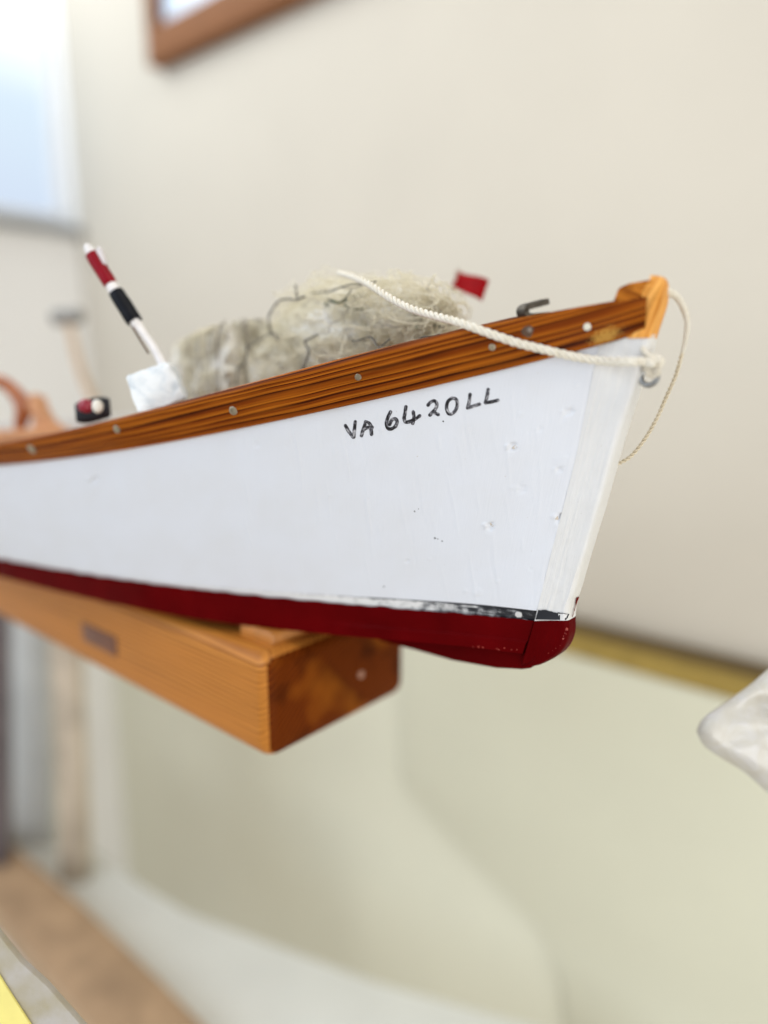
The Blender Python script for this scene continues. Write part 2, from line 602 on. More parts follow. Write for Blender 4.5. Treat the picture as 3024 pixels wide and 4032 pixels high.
tb = np.linspace(0, 1, 9)[None, :, None]
A = C_WL.copy(); A[:, 1] += .0002; A[:, 2] += .0001
B = C_RD.copy(); B[:, 1] += .0006
Pb = A[:, None] * (1 - tb) + B[:, None] * tb
link("waterline_band", grid_mesh("waterline_band", Pb, uv_of(Pb)), M_BAND, boat)
# two round plugs in the band
# ---- red lower strake: a wavering painted edge, then down to the chine
tr = np.linspace(0, 1, 16)[None, :, None]
wav = np.array([noise.noise(Vector((p[0] * 140, 0, 5.))) for p in C_RD]) * .0007
A2 = C_RD.copy(); A2[:, 2] += wav + .0004; A2[:, 1] -= .0001
Pr = A2[:, None] * (1 - tr) + C_CH[:, None] * tr
# a shallow step three quarters of the way down, near the bow
Lr = X0 - Pr[..., 0]
stepf = np.clip((.125 - Lr) / .03, 0, 1)
Pr[..., 1] += -.0009 * stepf * (np.linspace(0, 1, 16)[None] > .62)
link("bottom_strake", grid_mesh("bottom_strake", Pr, uv_of(Pr)), [M_RED], boat)
Prm = mirror(Pr[::8])
link("bottom_strake", grid_mesh("bottom_strake", Prm, uv_of(Prm)), M_RED, boat)
Pbm = mirror(Pb[::8])
link("waterline_band", grid_mesh("waterline_band", Pbm, uv_of(Pbm)), M_BAND, boat)
# bottom board
near = Pr[::8, -1].copy(); far = near.copy(); far[:, 1] = 2 * YC - far[:, 1]
tq = np.linspace(0, 1, 9)[None, :, None]
Pbt = near[:, None] * (1 - tq) + far[:, None] * tq
Pbt[..., 2] -= .0012 * np.sin(np.pi * tq[..., 0])
link("bottom_board", grid_mesh("bottom_board", Pbt), M_RED, boat)

# ---- stem: cheeks, front face and foot, in one curved section
st_out = [(2606, 1089), (2622, 1093), (2631, 1104), (2635, 1122), (2634, 1146), (2628, 1204), (2593, 1313), (2569, 1410), (2520, 1554), (2458, 1747), (2400, 1955), (2335, 2170), (2289, 2322), (2276, 2356), (2262, 2406), (2238, 2508), (2196, 2578), (2128, 2619), (2061, 2633)]
HW = .0043
FX = np.array([on_y(u, v, YC + HW * np.interp(v, [2380, 2560], [.6, -1.0])) for u, v in st_out])
front = catmull(FX, 240)
def z_to_front(z):
    o = np.argsort(front[:, 2]); return np.interp(z, front[o, 2], front[o, 0])
seam_px = [(2410, 1180), (2357, 1366), (2308, 1602), (2270, 1790), (2230, 1948), (2179, 2145), (2120, 2381), (2104, 2447), (2068, 2570), (2056, 2617)]
SE = np.array([on_y(u, v, YC - seam_b(v)) for u, v in seam_px])
seam = catmull(SE, 240)


def stem_piece(name, zt, zb, mat, n=120, rag=0.0, full=True):
    """Slice of the stem between the heights of its front edge, wrapped seam - cheek - front - cheek - seam."""
    ft = np.interp(-zt, -front[:, 2], np.arange(240)); fb = np.interp(-zb, -front[:, 2], np.arange(240))
    rows = []
    for k in np.linspace(0, 1, n):
        i = ft + (fb - ft) * k
        f = np.array([np.interp(i, np.arange(240), front[:, c]) for c in range(3)])
        j = np.interp(stem_map(i), np.arange(240), np.arange(240))
        s = np.array([np.interp(j, np.arange(240), seam[:, c]) for c in range(3)])
        hw = HW
        T = []
        for a in np.linspace(0, 1, 22):             # seam -> front corner
            p = s * (1 - a) + np.array([f[0] - .0012, YC - hw, f[2]]) * a
            p[1] += .0004 * math.sin(math.pi * a)
            T.append(p)
        for a in np.linspace(0.08, .92, 11):         # rounded front face
            y = YC - hw + 2 * hw * a
            bul = 1 - abs(2 * a - 1) ** 5
            T.append(np.array([f[0] - .0012 + .0012 * bul, y, f[2]]))
        for a in np.linspace(0, 1, 8):
            sf = s.copy(); sf[1] = 2 * YC - sf[1]
            T.append(np.array([f[0] - .0012, YC + hw, f[2]]) * (1 - a) + sf * a)
        rows.append(T)
    Q = np.array(rows)
    # long brush furrows
    for r_ in range(Q.shape[0]):
        for c_ in range(Q.shape[1]):
            zz = Q[r_, c_, 2]
            h = noise.noise(Vector((c_ * .8, zz * 30, 1.7))) * .00022 + noise.noise(Vector((c_ * .3, zz * 250, 7.7))) * .0001
            Q[r_, c_, 1] -= h * (1 if c_ < 28 else -1); Q[r_, c_, 0] += h * .6
    uv = np.stack([np.cumsum(np.concatenate([np.zeros((n, 1)), np.linalg.norm(np.diff(Q, axis=1), axis=2)], 1), axis=1), np.repeat(-Q[:, :1, 2], Q.shape[1], 1)], -1) * 1000
    return link(name, grid_mesh(name, Q, uv), mat, boat, True, 50), Q


def nearest_i(arr, v):
    pv = np.array([proj(p)[1] for p in arr]); return int(np.argmin(np.abs(pv - v)))


fi = [nearest_i(front, v) for v in (1212, 1313, 1747, 2170, 2436, 2612)] + [239]
si = [nearest_i(seam, v) for v in (1215, 1325, 1790, 2220, 2447, 2600)] + [239]
def stem_map(i):
    return np.interp(i, [0] + fi, [0] + si)
z_wood = front[nearest_i(front, 1314), 2]; z_red = front[nearest_i(front, 2436), 2]
z_band_top = front[nearest_i(front, 2362), 2]
stem, Qs = stem_piece("stem", z_wood, z_red, M_STEMW, 200)
stem["label"] = "white brushed stem post at the bow"
foot, Qf = stem_piece("stem_foot", z_red, front[-1, 2], M_RED2 if False else M_RED, 60)
BV_S = BVHTree.FromPolygons([Vector(q) for q in Qs.reshape(-1, 3)], [tuple(p.vertices) for p in stem.data.polygons])

# red dab running up the front corner of the stem, and the end of the black band on the cheek
def dab(name, outline_px, mat, bvh, parent, lift=.00012, n_uv=True):
    pts = []
    for u, v in outline_px:
        l, nrm = hit(u, v, bvh)
        if l is None: continue
        pts.append(l + nrm * lift)
    if len(pts) < 3: return None
    bm = bmesh.new()
    c = sum(pts, Vector()) / len(pts)
    vs = [bm.verts.new(p) for p in pts]; cv_ = bm.verts.new(c)
    ul = bm.loops.layers.uv.new("UVMap")
    for i in range(len(vs)): bm.faces.new((vs[i], vs[(i + 1) % len(vs)], cv_))
    for f_ in bm.faces:
        for lp in f_.loops: lp[ul].uv = ((X0 - lp.vert.co.x) * 1000 - 30, -lp.vert.co.z * 1000)
    return from_bm(name, bm, mat, parent)


def ragged(poly, seed, amp, n=10):
    r = random.Random(seed); out = []
    for i in range(len(poly)):
        a = poly[i]; b = poly[(i + 1) % len(poly)]
        for k in range(n):
            out.append((a[0] + (b[0] - a[0]) * k / n + r.uniform(-amp, amp), a[1] + (b[1] - a[1]) * k / n + r.uniform(-amp, amp)))
    return out


# ---- keel below the chine, on the centreline
kz = [on_y(u, v, YC - .003) for u, v in [(2100, 2627), (2061, 2632), (1960, 2627), (1791, 2598), (1640, 2556), (1500, 2520)]]
kprof = [np.array([p[0], YC - .0045, p[2]]) for p in kz]
kprof += [np.array([kz[-1][0], YC - .0045, kz[-1][2] + .006]), np.array([kz[1][0], YC - .0045, kz[1][2] + .016])]
keel = extrude_poly("keel", kprof, (0, .009, 0), M_RED, boat, .0006)
keel["label"] = "dark red keel strip under the bow"

# ---- rubbing strake with its grain
RTp, RBp = C_RT, C_RB
ns = 34
Tn = np.gradient(RTp, axis=0); Tn /= np.linalg.norm(Tn, axis=1)[:, None]
inw = np.stack([np.gradient(RTp[:, 0]) * 0, np.ones(len(RTp)), np.zeros(len(RTp))], 1)
inw = np.cross(np.array([0, 0, 1.0])[None], -Tn); inw /= np.linalg.norm(inw, axis=1)[:, None]
if inw[:, 1].mean() < 0: inw = -inw
rows = []
Lc = X0 - RTp[:, 0]
thick = np.interp(Lc, [0, .03, .08, .2], [.004, .0075, .010, .011])
for i in range(len(RTp)):
    a, b = RTp[i], RBp[i]
    n_ = inw[i]
    hgt = a - b
    out = -n_
    sec = []
    sec.append(b + n_ * .0062 + hgt * .01)
    sec.append(b + n_ * .0010)
    sec.append(b + n_ * .0002 + hgt * .012)
    for k in np.linspace(.05, .90, 20):
        sec.append(b + hgt * k + out * (.0007 * math.sin(math.pi * k)))
    for k in np.linspace(15, 90, 5):                 # rounded top arris
        kk = math.radians(k)
        sec.append(a + n_ * (.0016 - .0016 * math.cos(kk)) + hgt / np.linalg.norm(hgt) * (-.0016 + .0016 * math.sin(kk)))
    for k in np.linspace(.25, 1, 4):
        sec.append(a + n_ * (.0016 + (thick[i] - .0016) * k) + np.array([0, 0, -.0003 * k]))
    sec.append(a + n_ * (thick[i] + .0006) + np.array([0, 0, -.0016]))
    sec.append(a + n_ * (thick[i] + .0006) - hgt * .8)
    rows.append(sec)
Rk = np.array(rows)
wv = np.array([[noise.noise(Vector((Lc[i] * 60, j * .15, 2.0))) for j in range(Rk.shape[1])] for i in range(len(RTp))])
Rk += -inw[:, None] * (wv * .00022)[..., None]
uvR = uv_of(Rk)
strake_me = grid_mesh("rubbing_strake", Rk, uvR)
strake = link("rubbing_strake", strake_me, None, boat, True, 40)
BV_R = BVHTree.FromPolygons([Vector(q) for q in Rk.reshape(-1, 3)], [tuple(p.vertices) for p in strake_me.polygons])
def uv_at(u, v):
    l, n_ = hit(u, v, BV_R)
    d = np.linalg.norm(Rk.reshape(-1, 3) - np.array(l), axis=1)
    return uvR.reshape(-1, 2)[int(np.argmin(d))]
pu, pv = uv_at(2385, 1320)
M_WOOD = varnished("rubbing_strake_wood", .40, .003, patch=(float(pu), float(pv), 2.6), wob=.85)
strake_me.materials.append(M_WOOD)
Rm = mirror(Rk[::6])
link("rubbing_strake", grid_mesh("rubbing_strake", Rm, uv_of(Rm)), M_WOOD, boat, True, 40)

iw_rows = []
for i in range(0, len(RTp), 4):
    if Lc[i] < .03: continue
    n_ = inw[i]; a = RTp[i] + n_ * (thick[i] - .0004)
    hh = .0009 + .0004 * noise.noise(Vector((Lc[i] * 90, 1, 1)))
    iw_rows.append([a + np.array([0, 0, -.010]), a + np.array([0, 0, hh - .0004]), a + n_ * .0005 + np.array([0, 0, hh]), a + n_ * .0026 + np.array([0, 0, hh]), a + n_ * .003 + np.array([0, 0, hh - .0005]), a + n_ * .003 + np.array([0, 0, -.010])])
Iw = np.array(iw_rows)
M_INW = varnished("inwale_wood", light=(.22, .058, .006), mid=(.16, .036, .003), dark=(.05, .010, .001))
link("inwale", grid_mesh("inwale", Iw, uv_of(Iw)), M_INW, boat)
# nails of the strake
M_NAIL = metal("nail_steel", (.50, .44, .33), .38)
M_NAILW = plain("nail_filled", (.72, .70, .60), .5)
M_NAILD = metal("nail_rusted", (.16, .10, .07), .6)


def disc(name, loc, nor, r, h, mat, parent, dome=.25, sides=20, ragged_=0.06):
    bm = bmesh.new()
    nor = Vector(nor).normalized()
    a = nor.orthogonal().normalized(); b = nor.cross(a)
    rings = []
    for rr_, hh in ((1.0, -.6), (1.0, .55), (.92, .85), (.6, 1.0), (.25, 1.0 + dome * .2)):
        ring = []
        for k in range(sides):
            an = 2 * math.pi * k / sides
            j = 1 + ragged_ * noise.noise(Vector((math.cos(an) * 2, math.sin(an) * 2, loc[0] * 500)))
            ring.append(bm.verts.new(Vector(loc) + (a * math.cos(an) + b * math.sin(an)) * (r * rr_ * j) + nor * (h * hh)))
        rings.append(ring)
    for r1, r2 in zip(rings[:-1], rings[1:]):
        for k in range(sides): bm.faces.new((r1[k], r1[(k + 1) % sides], r2[(k + 1) % sides], r2[k]))
    bm.faces.new(rings[-1]); bm.faces.new(rings[0][::-1])
    return from_bm(name, bm, mat, parent)


for u, v, r, m in [(2312, 1287, 15, M_NAILW), (1938, 1367, 14, M_NAIL), (1410, 1485, 13.5, M_NAIL), (918, 1617, 18, M_NAIL), (460, 1690, 16, M_NAIL), (125, 1768, 20, M_NAIL)]:
    l, n_ = hit(u, v, BV_R)
    d_ = proj(np.array(l))[2]
    disc("nail", l, n_, r / FPX * d_, .00030, m, strake)
l, n_ = hit(2078, 1305, BV_R)
nd = disc("nail", l, n_, 22 / FPX * .245, .00012, M_NAILD, strake, ragged_=.25)
nd["label"] = "sunken rusty nail in a worn hole"
l, n_ = hit(2084, 1300, BV_R)
disc("nail", l, n_, 9 / FPX * .245, .0003, metal("nail_old", (.36, .30, .26), .5), strake, ragged_=.2)

# ---- stem head (varnished) and breasthook
hd = []
fz = [proj(p)[1] for p in front]
i0, i1 = 0, nearest_i(front, 1316)
sec = []
for ki, i in enumerate(np.linspace(i0, i1 + 2, 24)):
    f = np.array([np.interp(i, np.arange(240), front[:, c]) for c in range(3)])
    row = []
    back = .0016 + .0046 * min(1, ki / 10); hs = .0028 + .0022 * min(1, ki / 6)
    for a in np.linspace(0, 1, 6): row.append((f[0] - back + (back - .0014) * a, YC - hs * 1.2 + hs * .2 * a, f[2]))
    for a in np.linspace(.1, .9, 9): row.append((f[0] - .0014 + .0014 * (1 - abs(2 * a - 1) ** 4), YC - hs + 2 * hs * a, f[2]))
    for a in np.linspace(0, 1, 6): row.append((f[0] - .0014 - (back - .0014) * a, YC + hs + hs * .2 * a, f[2]))
    sec.append(row)
Qh = np.array(sec)
top_c = Qh[0].copy()
uvh = np.stack([np.repeat(-Qh[:, :1, 2], Qh.shape[1], 1), np.cumsum(np.concatenate([np.zeros((24, 1)), np.linalg.norm(np.diff(Qh, axis=1), axis=2)], 1), axis=1)], -1) * 1000
hm_ = grid_mesh("tmp_head", Qh)
head = link("stem_head", grid_mesh("stem_head", Qh, uvh, closed_v=True), M_HEAD, boat, True, 50)
head["label"] = "varnished pale wood head of the stem"
# breasthook: the capping block over the rails at the bow
bt = [(2444, 1150), (2448, 1136), (2482, 1117), (2545, 1101), (2566, 1097)]
tops = [on_y(u, v, YC - .006) for u, v in bt]
low_ = [on_y(2560, 1182, YC - .006), on_y(2430, 1194, YC - .006)]
prof = tops + low_
bm = bmesh.new()
va, vb = [], []
xf, xb = max(p[0] for p in prof), min(p[0] for p in prof)
for p in prof:
    k = (xf - p[0]) / (xf - xb)
    hw = .0046 + .0050 * k
    va.append(bm.verts.new((p[0], YC - hw, p[2]))); vb.append(bm.verts.new((p[0], YC + hw, p[2])))
n_ = len(va)
bm.faces.new(va); bm.faces.new(vb[::-1])
for i in range(n_): bm.faces.new((va[i], vb[i], vb[(i + 1) % n_], va[(i + 1) % n_]))
bmesh.ops.recalc_face_normals(bm, faces=bm.faces[:])
bmesh.ops.bevel(bm, geom=[e for e in bm.edges if e.calc_face_angle(0) > .4], offset=.0007, segments=3, affect='EDGES', profile=.5)
ul = bm.loops.layers.uv.new("UVMap")
for f_ in bm.faces:
    for lp in f_.loops: lp[ul].uv = (lp.vert.co.x * 1000, lp.vert.co.z * 1000 + lp.vert.co.y * 600)
from_bm("breasthook", bm, varnished("breasthook_wood", .16, .05, light=(.46, .16, .02), mid=(.37, .11, .010), dark=(.17, .04, .003), wob=.8), boat)

# ---- inside: foredeck, thwart and transom
ins = C_PT[::10]
dk = []
for p in ins:
    l = X0 - p[0]
    if l < .07: continue
    dk.append((p[0], T_RB(l) - .016, p[2]))
rows = []
for x, b, z in dk:
    zz = min(z - .018, CZ - .016 - .0 * x)
    rows.append([(x, YC - b + 2 * b * a, zz) for a in np.linspace(0, 1, 9)])
M_DECK = plain("deck_board_wood", (.52, .36, .21), .5, .2, 80)
link("floor_board", grid_mesh("floor_board", np.array(rows)), M_DECK, boat)
tr_ = [C_PT[-1], C_WL[-1], C_CH[-1]]
pts = [tr_[0] + np.array([0, 0, .012]), tr_[1], tr_[2]] + [np.array([p[0], 2 * YC - p[1], p[2]]) for p in (tr_[2], tr_[1], tr_[0] + np.array([0, 0, .012]))]
extrude_poly("transom", pts, (-.006, 0, 0), M_WHITE, boat, .0008)

# ---- registration number, brushed in black marker
g = G("marker_ink")
uvn = g.coord('UV', (.55, 1.2, 1))
i1_ = g.noise(uvn, 1.0, 3, .6, .6)
i2_ = g.noise(g.coord('UV', (.25, 3.2, 1)), 1.0, 3, .6)
mixv = g.math('ADD', g.math('MULTIPLY', i1_, .75), g.math('MULTIPLY', i2_, .35))
M_INK = g.out(g.ramp(mixv, [(.30, (.004, .004, .006)), (.50, (.008, .008, .012)), (.58, (.09, .09, .11)), (.70, (.50, .50, .53))]), .33, g.bump(i1_, .2, .0003), Coat_Weight=.25)


def Z(zx, zy): return (1250 + zx * .4822, 1450 + zy * .4822)


GLYPH = [("letter", [[(228, 468), (258, 520), (293, 563)], [(309, 437), (303, 490), (296, 562)]]),
         ("letter", [[(360, 550), (372, 505), (396, 440)], [(392, 438), (420, 448), (446, 484)], [(378, 500), (410, 484), (447, 482)], [(438, 492), (442, 540)]]),
         ("digit", [[(597, 356), (575, 402), (563, 452), (574, 488), (600, 496), (636, 474), (650, 436), (636, 413), (606, 424), (590, 460)]]),
         ("digit", [[(722, 314), (716, 362), (708, 408), (722, 440), (780, 424), (836, 388)], [(782, 356), (788, 402), (778, 450)]]),
         ("digit", [[(903, 302), (922, 278), (954, 266), (974, 290), (964, 332), (920, 378)], [(918, 382), (946, 360), (986, 378)]]),
         ("digit", [[(1100, 243), (1066, 270), (1054, 320), (1068, 366), (1094, 374), (1128, 342), (1142, 290), (1130, 252), (1098, 243)]]),
         ("letter", [[(1246, 213), (1240, 270), (1226, 325)], [(1226, 325), (1276, 308), (1324, 293)]]),
         ("letter", [[(1394, 173), (1386, 222), (1371, 282)], [(1371, 282), (1420, 274), (1474, 261)]])]
li_ = 0
for gname, strokes in GLYPH:
    bm = bmesh.new()
    ul = bm.loops.layers.uv.new("UVMap")
    for stk in strokes:
        li_ += 1
        pp = catmull(np.array([Z(*p) for p in stk]), max(8, int(sum(math.dist(stk[i], stk[i + 1]) for i in range(len(stk) - 1)) / 6)))
        tg = np.gradient(pp, axis=0); tg /= np.linalg.norm(tg, axis=1)[:, None]
        nn = np.stack([-tg[:, 1], tg[:, 0]], 1)
        hw0 = 6.6
        # rounded ends: extend the path with narrowing sections
        ext0 = [pp[0] - tg[0] * hw0 * math.sin(a) for a in (1.45, 1.1, .7, .35)]
        ext1 = [pp[-1] + tg[-1] * hw0 * math.sin(a) for a in (.35, .7, 1.1, 1.45)]
        path = np.vstack([ext0, pp, ext1])
        wd = [math.cos(a) for a in (1.45, 1.1, .7, .35)] + [1] * len(pp) + [math.cos(a) for a in (.35, .7, 1.1, 1.45)]
        nv_ = np.vstack([[nn[0]] * 4, nn, [nn[-1]] * 4])
        prev = None; dist = li_ * 17.0
        for i in range(len(path)):
            w_ = hw0 * wd[i] * (1 + .14 * noise.noise(Vector((i * .35, li_ * 3.3, 0))))
            row = []
            for a in (-1.06, -1, -.5, 0, .5, 1, 1.06):
                q_ = path[i] + nv_[i] * w_ * a
                l, nr = hit(q_[0], q_[1], BV_P)
                lift = -.00005 if abs(a) > 1.03 else .00009 - .00002 * a * a
                row.append(bm.verts.new(l + nr * (lift + .000006 * li_ % .00005)))
            if i: dist += float(np.linalg.norm(path[i] - path[i - 1])) * .085
            if prev:
                for k in range(6):
                    f_ = bm.faces.new((prev[0][k], prev[0][k + 1], row[k + 1], row[k]))
                    for lp, (dd_, kk) in zip(f_.loops, ((prev[1], k), (prev[1], k + 1), (dist, k + 1), (dist, k))): lp[ul].uv = (dd_, kk * .2 + li_ * 2)
            prev = (row, dist)
    o = from_bm(gname, bm, M_INK, panel)

# plugs: the filled nail heads of the panel, one showing bare filler
M_FILL = plain("bare_filler", (.60, .53, .45), .7, .25, 900)
for u, v, r in [(2023, 1758, 11), (1935, 2071, 10), (2193, 2042, 8)]:
    l, n_ = hit(u, v, BV_P)
    if l is None: continue
    disc("nail_hole", l - n_ * .00006, n_, r / FPX * .25, .00010, M_FILL, panel, ragged_=.9)
M_SPECK = plain("dark_speck", (.03, .03, .03), .6)
for u, v, r in [(1712, 2119, 4.5), (1724, 2122, 2.5), (1741, 2131, 3), (1632, 2013, 3.5), (1648, 2004, 2), (1745, 1659, 3), (1512, 2310, 4)]:
    l, n_ = hit(u, v, BV_P)
    if l is not None: disc("paint_speck", l, n_, r / FPX * .25, .00004, M_SPECK, panel, ragged_=.6, sides=9)
M_PLUG = plain("white_plug", (.60, .60, .60), .4)
BV_B = BVHTree.FromPolygons([Vector(q) for q in Pb.reshape(-1, 3)], [tuple(p.vertices) for p in grid_mesh("tmp", Pb).polygons])
for u, v, r in [(2042, 2420, 15), (1400, 2362, 13)]:
    l, n_ = hit(u, v, BV_B)
    if l is not None: disc("nail_plug", l, n_, r / FPX * .25, .00015, M_PLUG, boat, ragged_=.2)
# black band carried across the stem cheek, and the red dab on the stem's corner
dab("waterline_band", ragged([(2108, 2400), (2150, 2402), (2185, 2412), (2222, 2414), (2240, 2420), (2225, 2446), (2150, 2450), (2108, 2444)], 4, 2.5, 6), M_BAND, BV_S, boat, .0003)
BV_F = BVHTree.FromPolygons([Vector(q) for q in np.concatenate([Qs.reshape(-1, 3)])], [tuple(p.vertices) for p in stem.data.polygons])
dab("paint_dab", ragged([(2268, 2352), (2279, 2350), (2276, 2390), (2264, 2440), (2244, 2442), (2258, 2414), (2264, 2384)], 9, 3.0, 5), M_RED2, BV_F, boat, .0003)

# bare worn spots along the edges of the red foot and strake
M_CHIP = plain("worn_red", (.30, .03, .02), .5, .3, 900)
BV_FT = BVHTree.FromPolygons([Vector(q) for q in Qf.reshape(-1, 3)], [tuple(p.vertices) for p in foot.data.polygons])
BV_RS = BVHTree.FromPolygons([Vector(q) for q in Pr.reshape(-1, 3)], [tuple(p.vertices) for p in grid_mesh("tmp_r", Pr).polygons])
rc = random.Random(5)
for k in range(11):
    a_ = rc.random()
    u, v = (2236 - 22 * a_ - 70 * a_ ** 3 + rc.uniform(-6, 2), 2460 + 125 * a_ + rc.uniform(-6, 6))
    l, n_ = hit(u, v, BV_FT)
    if l is not None: disc("paint_chip", l, n_, rc.choice((1.5, 2.0, 2.5, 5.0)) / FPX * .25, .00005, M_CHIP, foot, ragged_=.7, sides=9)
for k in range(9):
    u = rc.uniform(1850, 2045); v = 2562 + (u - 1950) * .06 + rc.uniform(-16, 3)
    l, n_ = hit(u, v, BV_RS)
    if l is not None: disc("paint_chip", l, n_, rc.uniform(1.8, 4.0) / FPX * .25, .00005, M_CHIP, boat, ragged_=.7, sides=9)

# ---- eye screw on the stem front
M_STEEL = metal("dull_steel", (.42, .43, .44), .32, .45)
ey = on_y(2556, 1484, YC - .001)
ring = []
for k in range(33):
    a = 2 * math.pi * k / 32
    ring.append(ey + np.array([.0026 * math.cos(a), .0004 * math.sin(a), .0026 * math.sin(a)]))
ring = np.array(ring)
fx_ = z_to_front(ey[2])
shank = np.array([[fx_ - .004, YC, ey[2] + .0006], [fx_ - .001, YC, ey[2] + .0005], [ey[0] - .0024, YC - .0007, ey[2] + .0003]])
A_ = tube_arrays(ring, .0009, 10)
es = link("eye_screw", merge_tubes("eye_screw", [A_, tube_arrays(shank, .00075, 10)], True), M_STEEL, boat)

# ---- bent metal cleat on the rail
M_IRON = metal("dark_iron", (.11, .095, .075), .5, .5)
pc = [(2150, 1241), (2085, 1247), (2066, 1243), (2058, 1230), (2060, 1216), (2075, 1207), (2110, 1198), (2146, 1188)]
dpt = rail_depth(2085, 1262) + .004
cl = catmull([at_depth(u, v, dpt) for u, v in pc], 40)
bm = bmesh.new()
T_, N__, B__ = frames(cl)
prev = None
acr = np.cross(np.array([0, 0, 1.0]), cl[-1] - cl[5]); acr /= np.linalg.norm(acr)
for i in range(40):
    nrm_ = np.cross(T_[i], acr); nrm_ /= np.linalg.norm(nrm_)
    row = [bm.verts.new(cl[i] + acr * a * .0024 + nrm_ * b * .00095) for a, b in ((-1, -1), (1, -1), (1, 1), (-1, 1))]
    if prev:
        for k in range(4): bm.faces.new((prev[k], prev[(k + 1) % 4], row[(k + 1) % 4], row[k]))
    else: bm.faces.new(row[::-1])
    prev = row
bm.faces.new(prev)
bmesh.ops.recalc_face_normals(bm, faces=bm.faces[:])
bmesh.ops.bevel(bm, geom=[e for e in bm.edges if e.calc_face_angle(0) > 1.0], offset=.00015, segments=2, affect='EDGES')
from_bm("cleat", bm, M_IRON, boat)["label"] = "small strip of dark metal bent into a hook"

# ------------------------------------------------------------------ ropes
def rope_mat(name, a, b):
    g = G(name)
    co = g.coord('Object')
    n1 = g.noise(co, 500, 3); n2 = g.noise(co, 5000, 3)
    return g.out(g.mix(g.fac(n1, .3, .7), (*a, 1), (*b, 1)), .75, g.bump(n2, .35, .0002))


M_ROPE = rope_mat("white_rope", (.80, .77, .69), (.70, .65, .54))
M_CORD = rope_mat("beige_cord", (.78, .70, .55), (.68, .60, .45))
rp = []
for u, v, dz in [(2580, 1434, None), (2535, 1425, None), (2482, 1424, None), (2361, 1419, 2.0), (2241, 1400, 2.0), (2120, 1371, 1.6), (2044, 1352, 1.6), (1953, 1322, 1.6), (1863, 1289, 1.4)]:
    if dz is None:
        rp.append(on_y(u, v, YC - .0075 if u > 2500 else YC - .0115))
    else:
        best = None
        for bv in (BV_R, BV_P, BV_S):
            l, n_ = hit(u, v, bv)
            if l is not None:
                d_ = proj(np.array(l))[2]
                best = d_ if best is None else min(best, d_)
        rp.append(at_depth(u, v, (best or rail_depth(u, v)) - dz * MM))
d_last = proj(rp[-1])[2]
for u, v, e in [(1803, 1268, 4), (1712, 1244, 12), (1622, 1217, 20), (1538, 1175, 28), (1453, 1120, 38), (1390, 1090, 48), (1335, 1074, 60)]:
    rp.append(at_depth(u, v, d_last + e * MM))
# keep it clear in front of the hull
RR = .0014
knot = []
kc = on_y(2578, 1432, YC - .003)
for (rx, rz, oy, ox, oz, ph) in [(.0022, .0017, -.0006, 0, .0, 0.2), (.0016, .0024, .0004, -.0006, -.0012, 1.0)]:
    lp_ = np.array([kc + np.array([ox + rx * math.cos(a + ph), oy + .0011 * math.sin(2 * a), oz + rz * math.sin(a + ph)]) for a in np.linspace(0, 2 * math.pi, 14)])
    knot += rope_arrays(lp_, .00115, .0042, sides=7)
up = np.array([on_y(2578, 1430, YC - .004), on_y(2548, 1395, YC - .0052), on_y(2532, 1372, YC - .0045), on_y(2540, 1390, YC - .003), on_y(2590, 1420, YC - .001)])
knot += rope_arrays(up, .0009, .0042, sides=7)
rope = link("mooring_rope", merge_tubes("mooring_rope", rope_arrays(rp, RR, .0076, sides=10, per_pitch=20, taper=([0, .3, 1], [1.0, 1.0, .95])) + knot), M_ROPE)
tag(rope, "thick twisted white rope tied to the bow eye and led over the rail", "rope")
cp = [(2626, 1150, 2), (2645, 1156, 6), (2672, 1178, 9), (2694, 1222, 11), (2706, 1272, 12), (2700, 1330, 13), (2686, 1390, 14), (2660, 1480, 16), (2625, 1560, 17), (2585, 1650, 17), (2535, 1735, 16), (2480, 1800, 14), (2420, 1832, 12)]
cpts = [on_y(u, v, YC + y * MM) for u, v, y in cp]
n1c = rope_arrays(cpts[:7], .00112, .0046, sides=8, per_pitch=16, taper=([0, .45, 1], [1.15, .95, .6]))
n2c = rope_arrays(cpts[6:], .0007, .0032, strands=2, sides=8, per_pitch=14)
cord = thing("thin_cord", tuple(cpts[0]), "thin beige cord looping from the stem head down behind the bow", "cord")
link("cord_end", merge_tubes("cord_end", n1c), M_ROPE, cord)
link("cord_line", merge_tubes("cord_line", n2c), M_CORD, cord)

# ------------------------------------------------------------------ the beam the boat rests on
BD = .308
c0 = at_depth(1062, 3012, BD)
zb = float(c0[2]); y0 = float(c0[1])
far_c = on_z(1590, 2722, zb)
y1 = float(far_c[1]); xb_ = float(c0[0])
zt = float(on_y(1012, 2578, y0)[2])
g = G("beam_pine")
co = g.coord('Object')
spx = g.n('ShaderNodeSeparateXYZ', in_0=co)
wobc = g.coord('Object', (5, 55, 55))
wn = g.noise(wobc, 1.0, 3)
ry = g.math('SUBTRACT', spx.outputs[1], .06); rz = g.math('ADD', spx.outputs[2], .10)
rad_ = g.math('SQRT', g.math('ADD', g.math('POWER', ry, 2.0), g.math('POWER', rz, 2.0)))
w_ = g.math('ADD', g.math('MULTIPLY', rad_, 560), g.math('MULTIPLY', wn, 3.2))
fr = g.math('FRACT', w_)
basec = g.ramp(fr, [(0, (.62, .265, .050)), (.40, (.55, .21, .034)), (.80, (.20, .052, .005)), (.92, (.24, .065, .007)), (1, (.62, .265, .050))])
fib = g.noise(g.coord('Object', (40, 900, 900)), 1.0, 3)
gl = g.noise(g.coord('Object', (5, 60, 60)), 1.0, 3, .6)
basec = g.mix(g.math('MULTIPLY', g.fac(gl, .40, .62), .8), basec, (.50, .185, .030, 1))
basec = g.mix(g.math('MULTIPLY', g.fac(fib, .45, .8), .3), basec, (.22, .075, .013, 1))
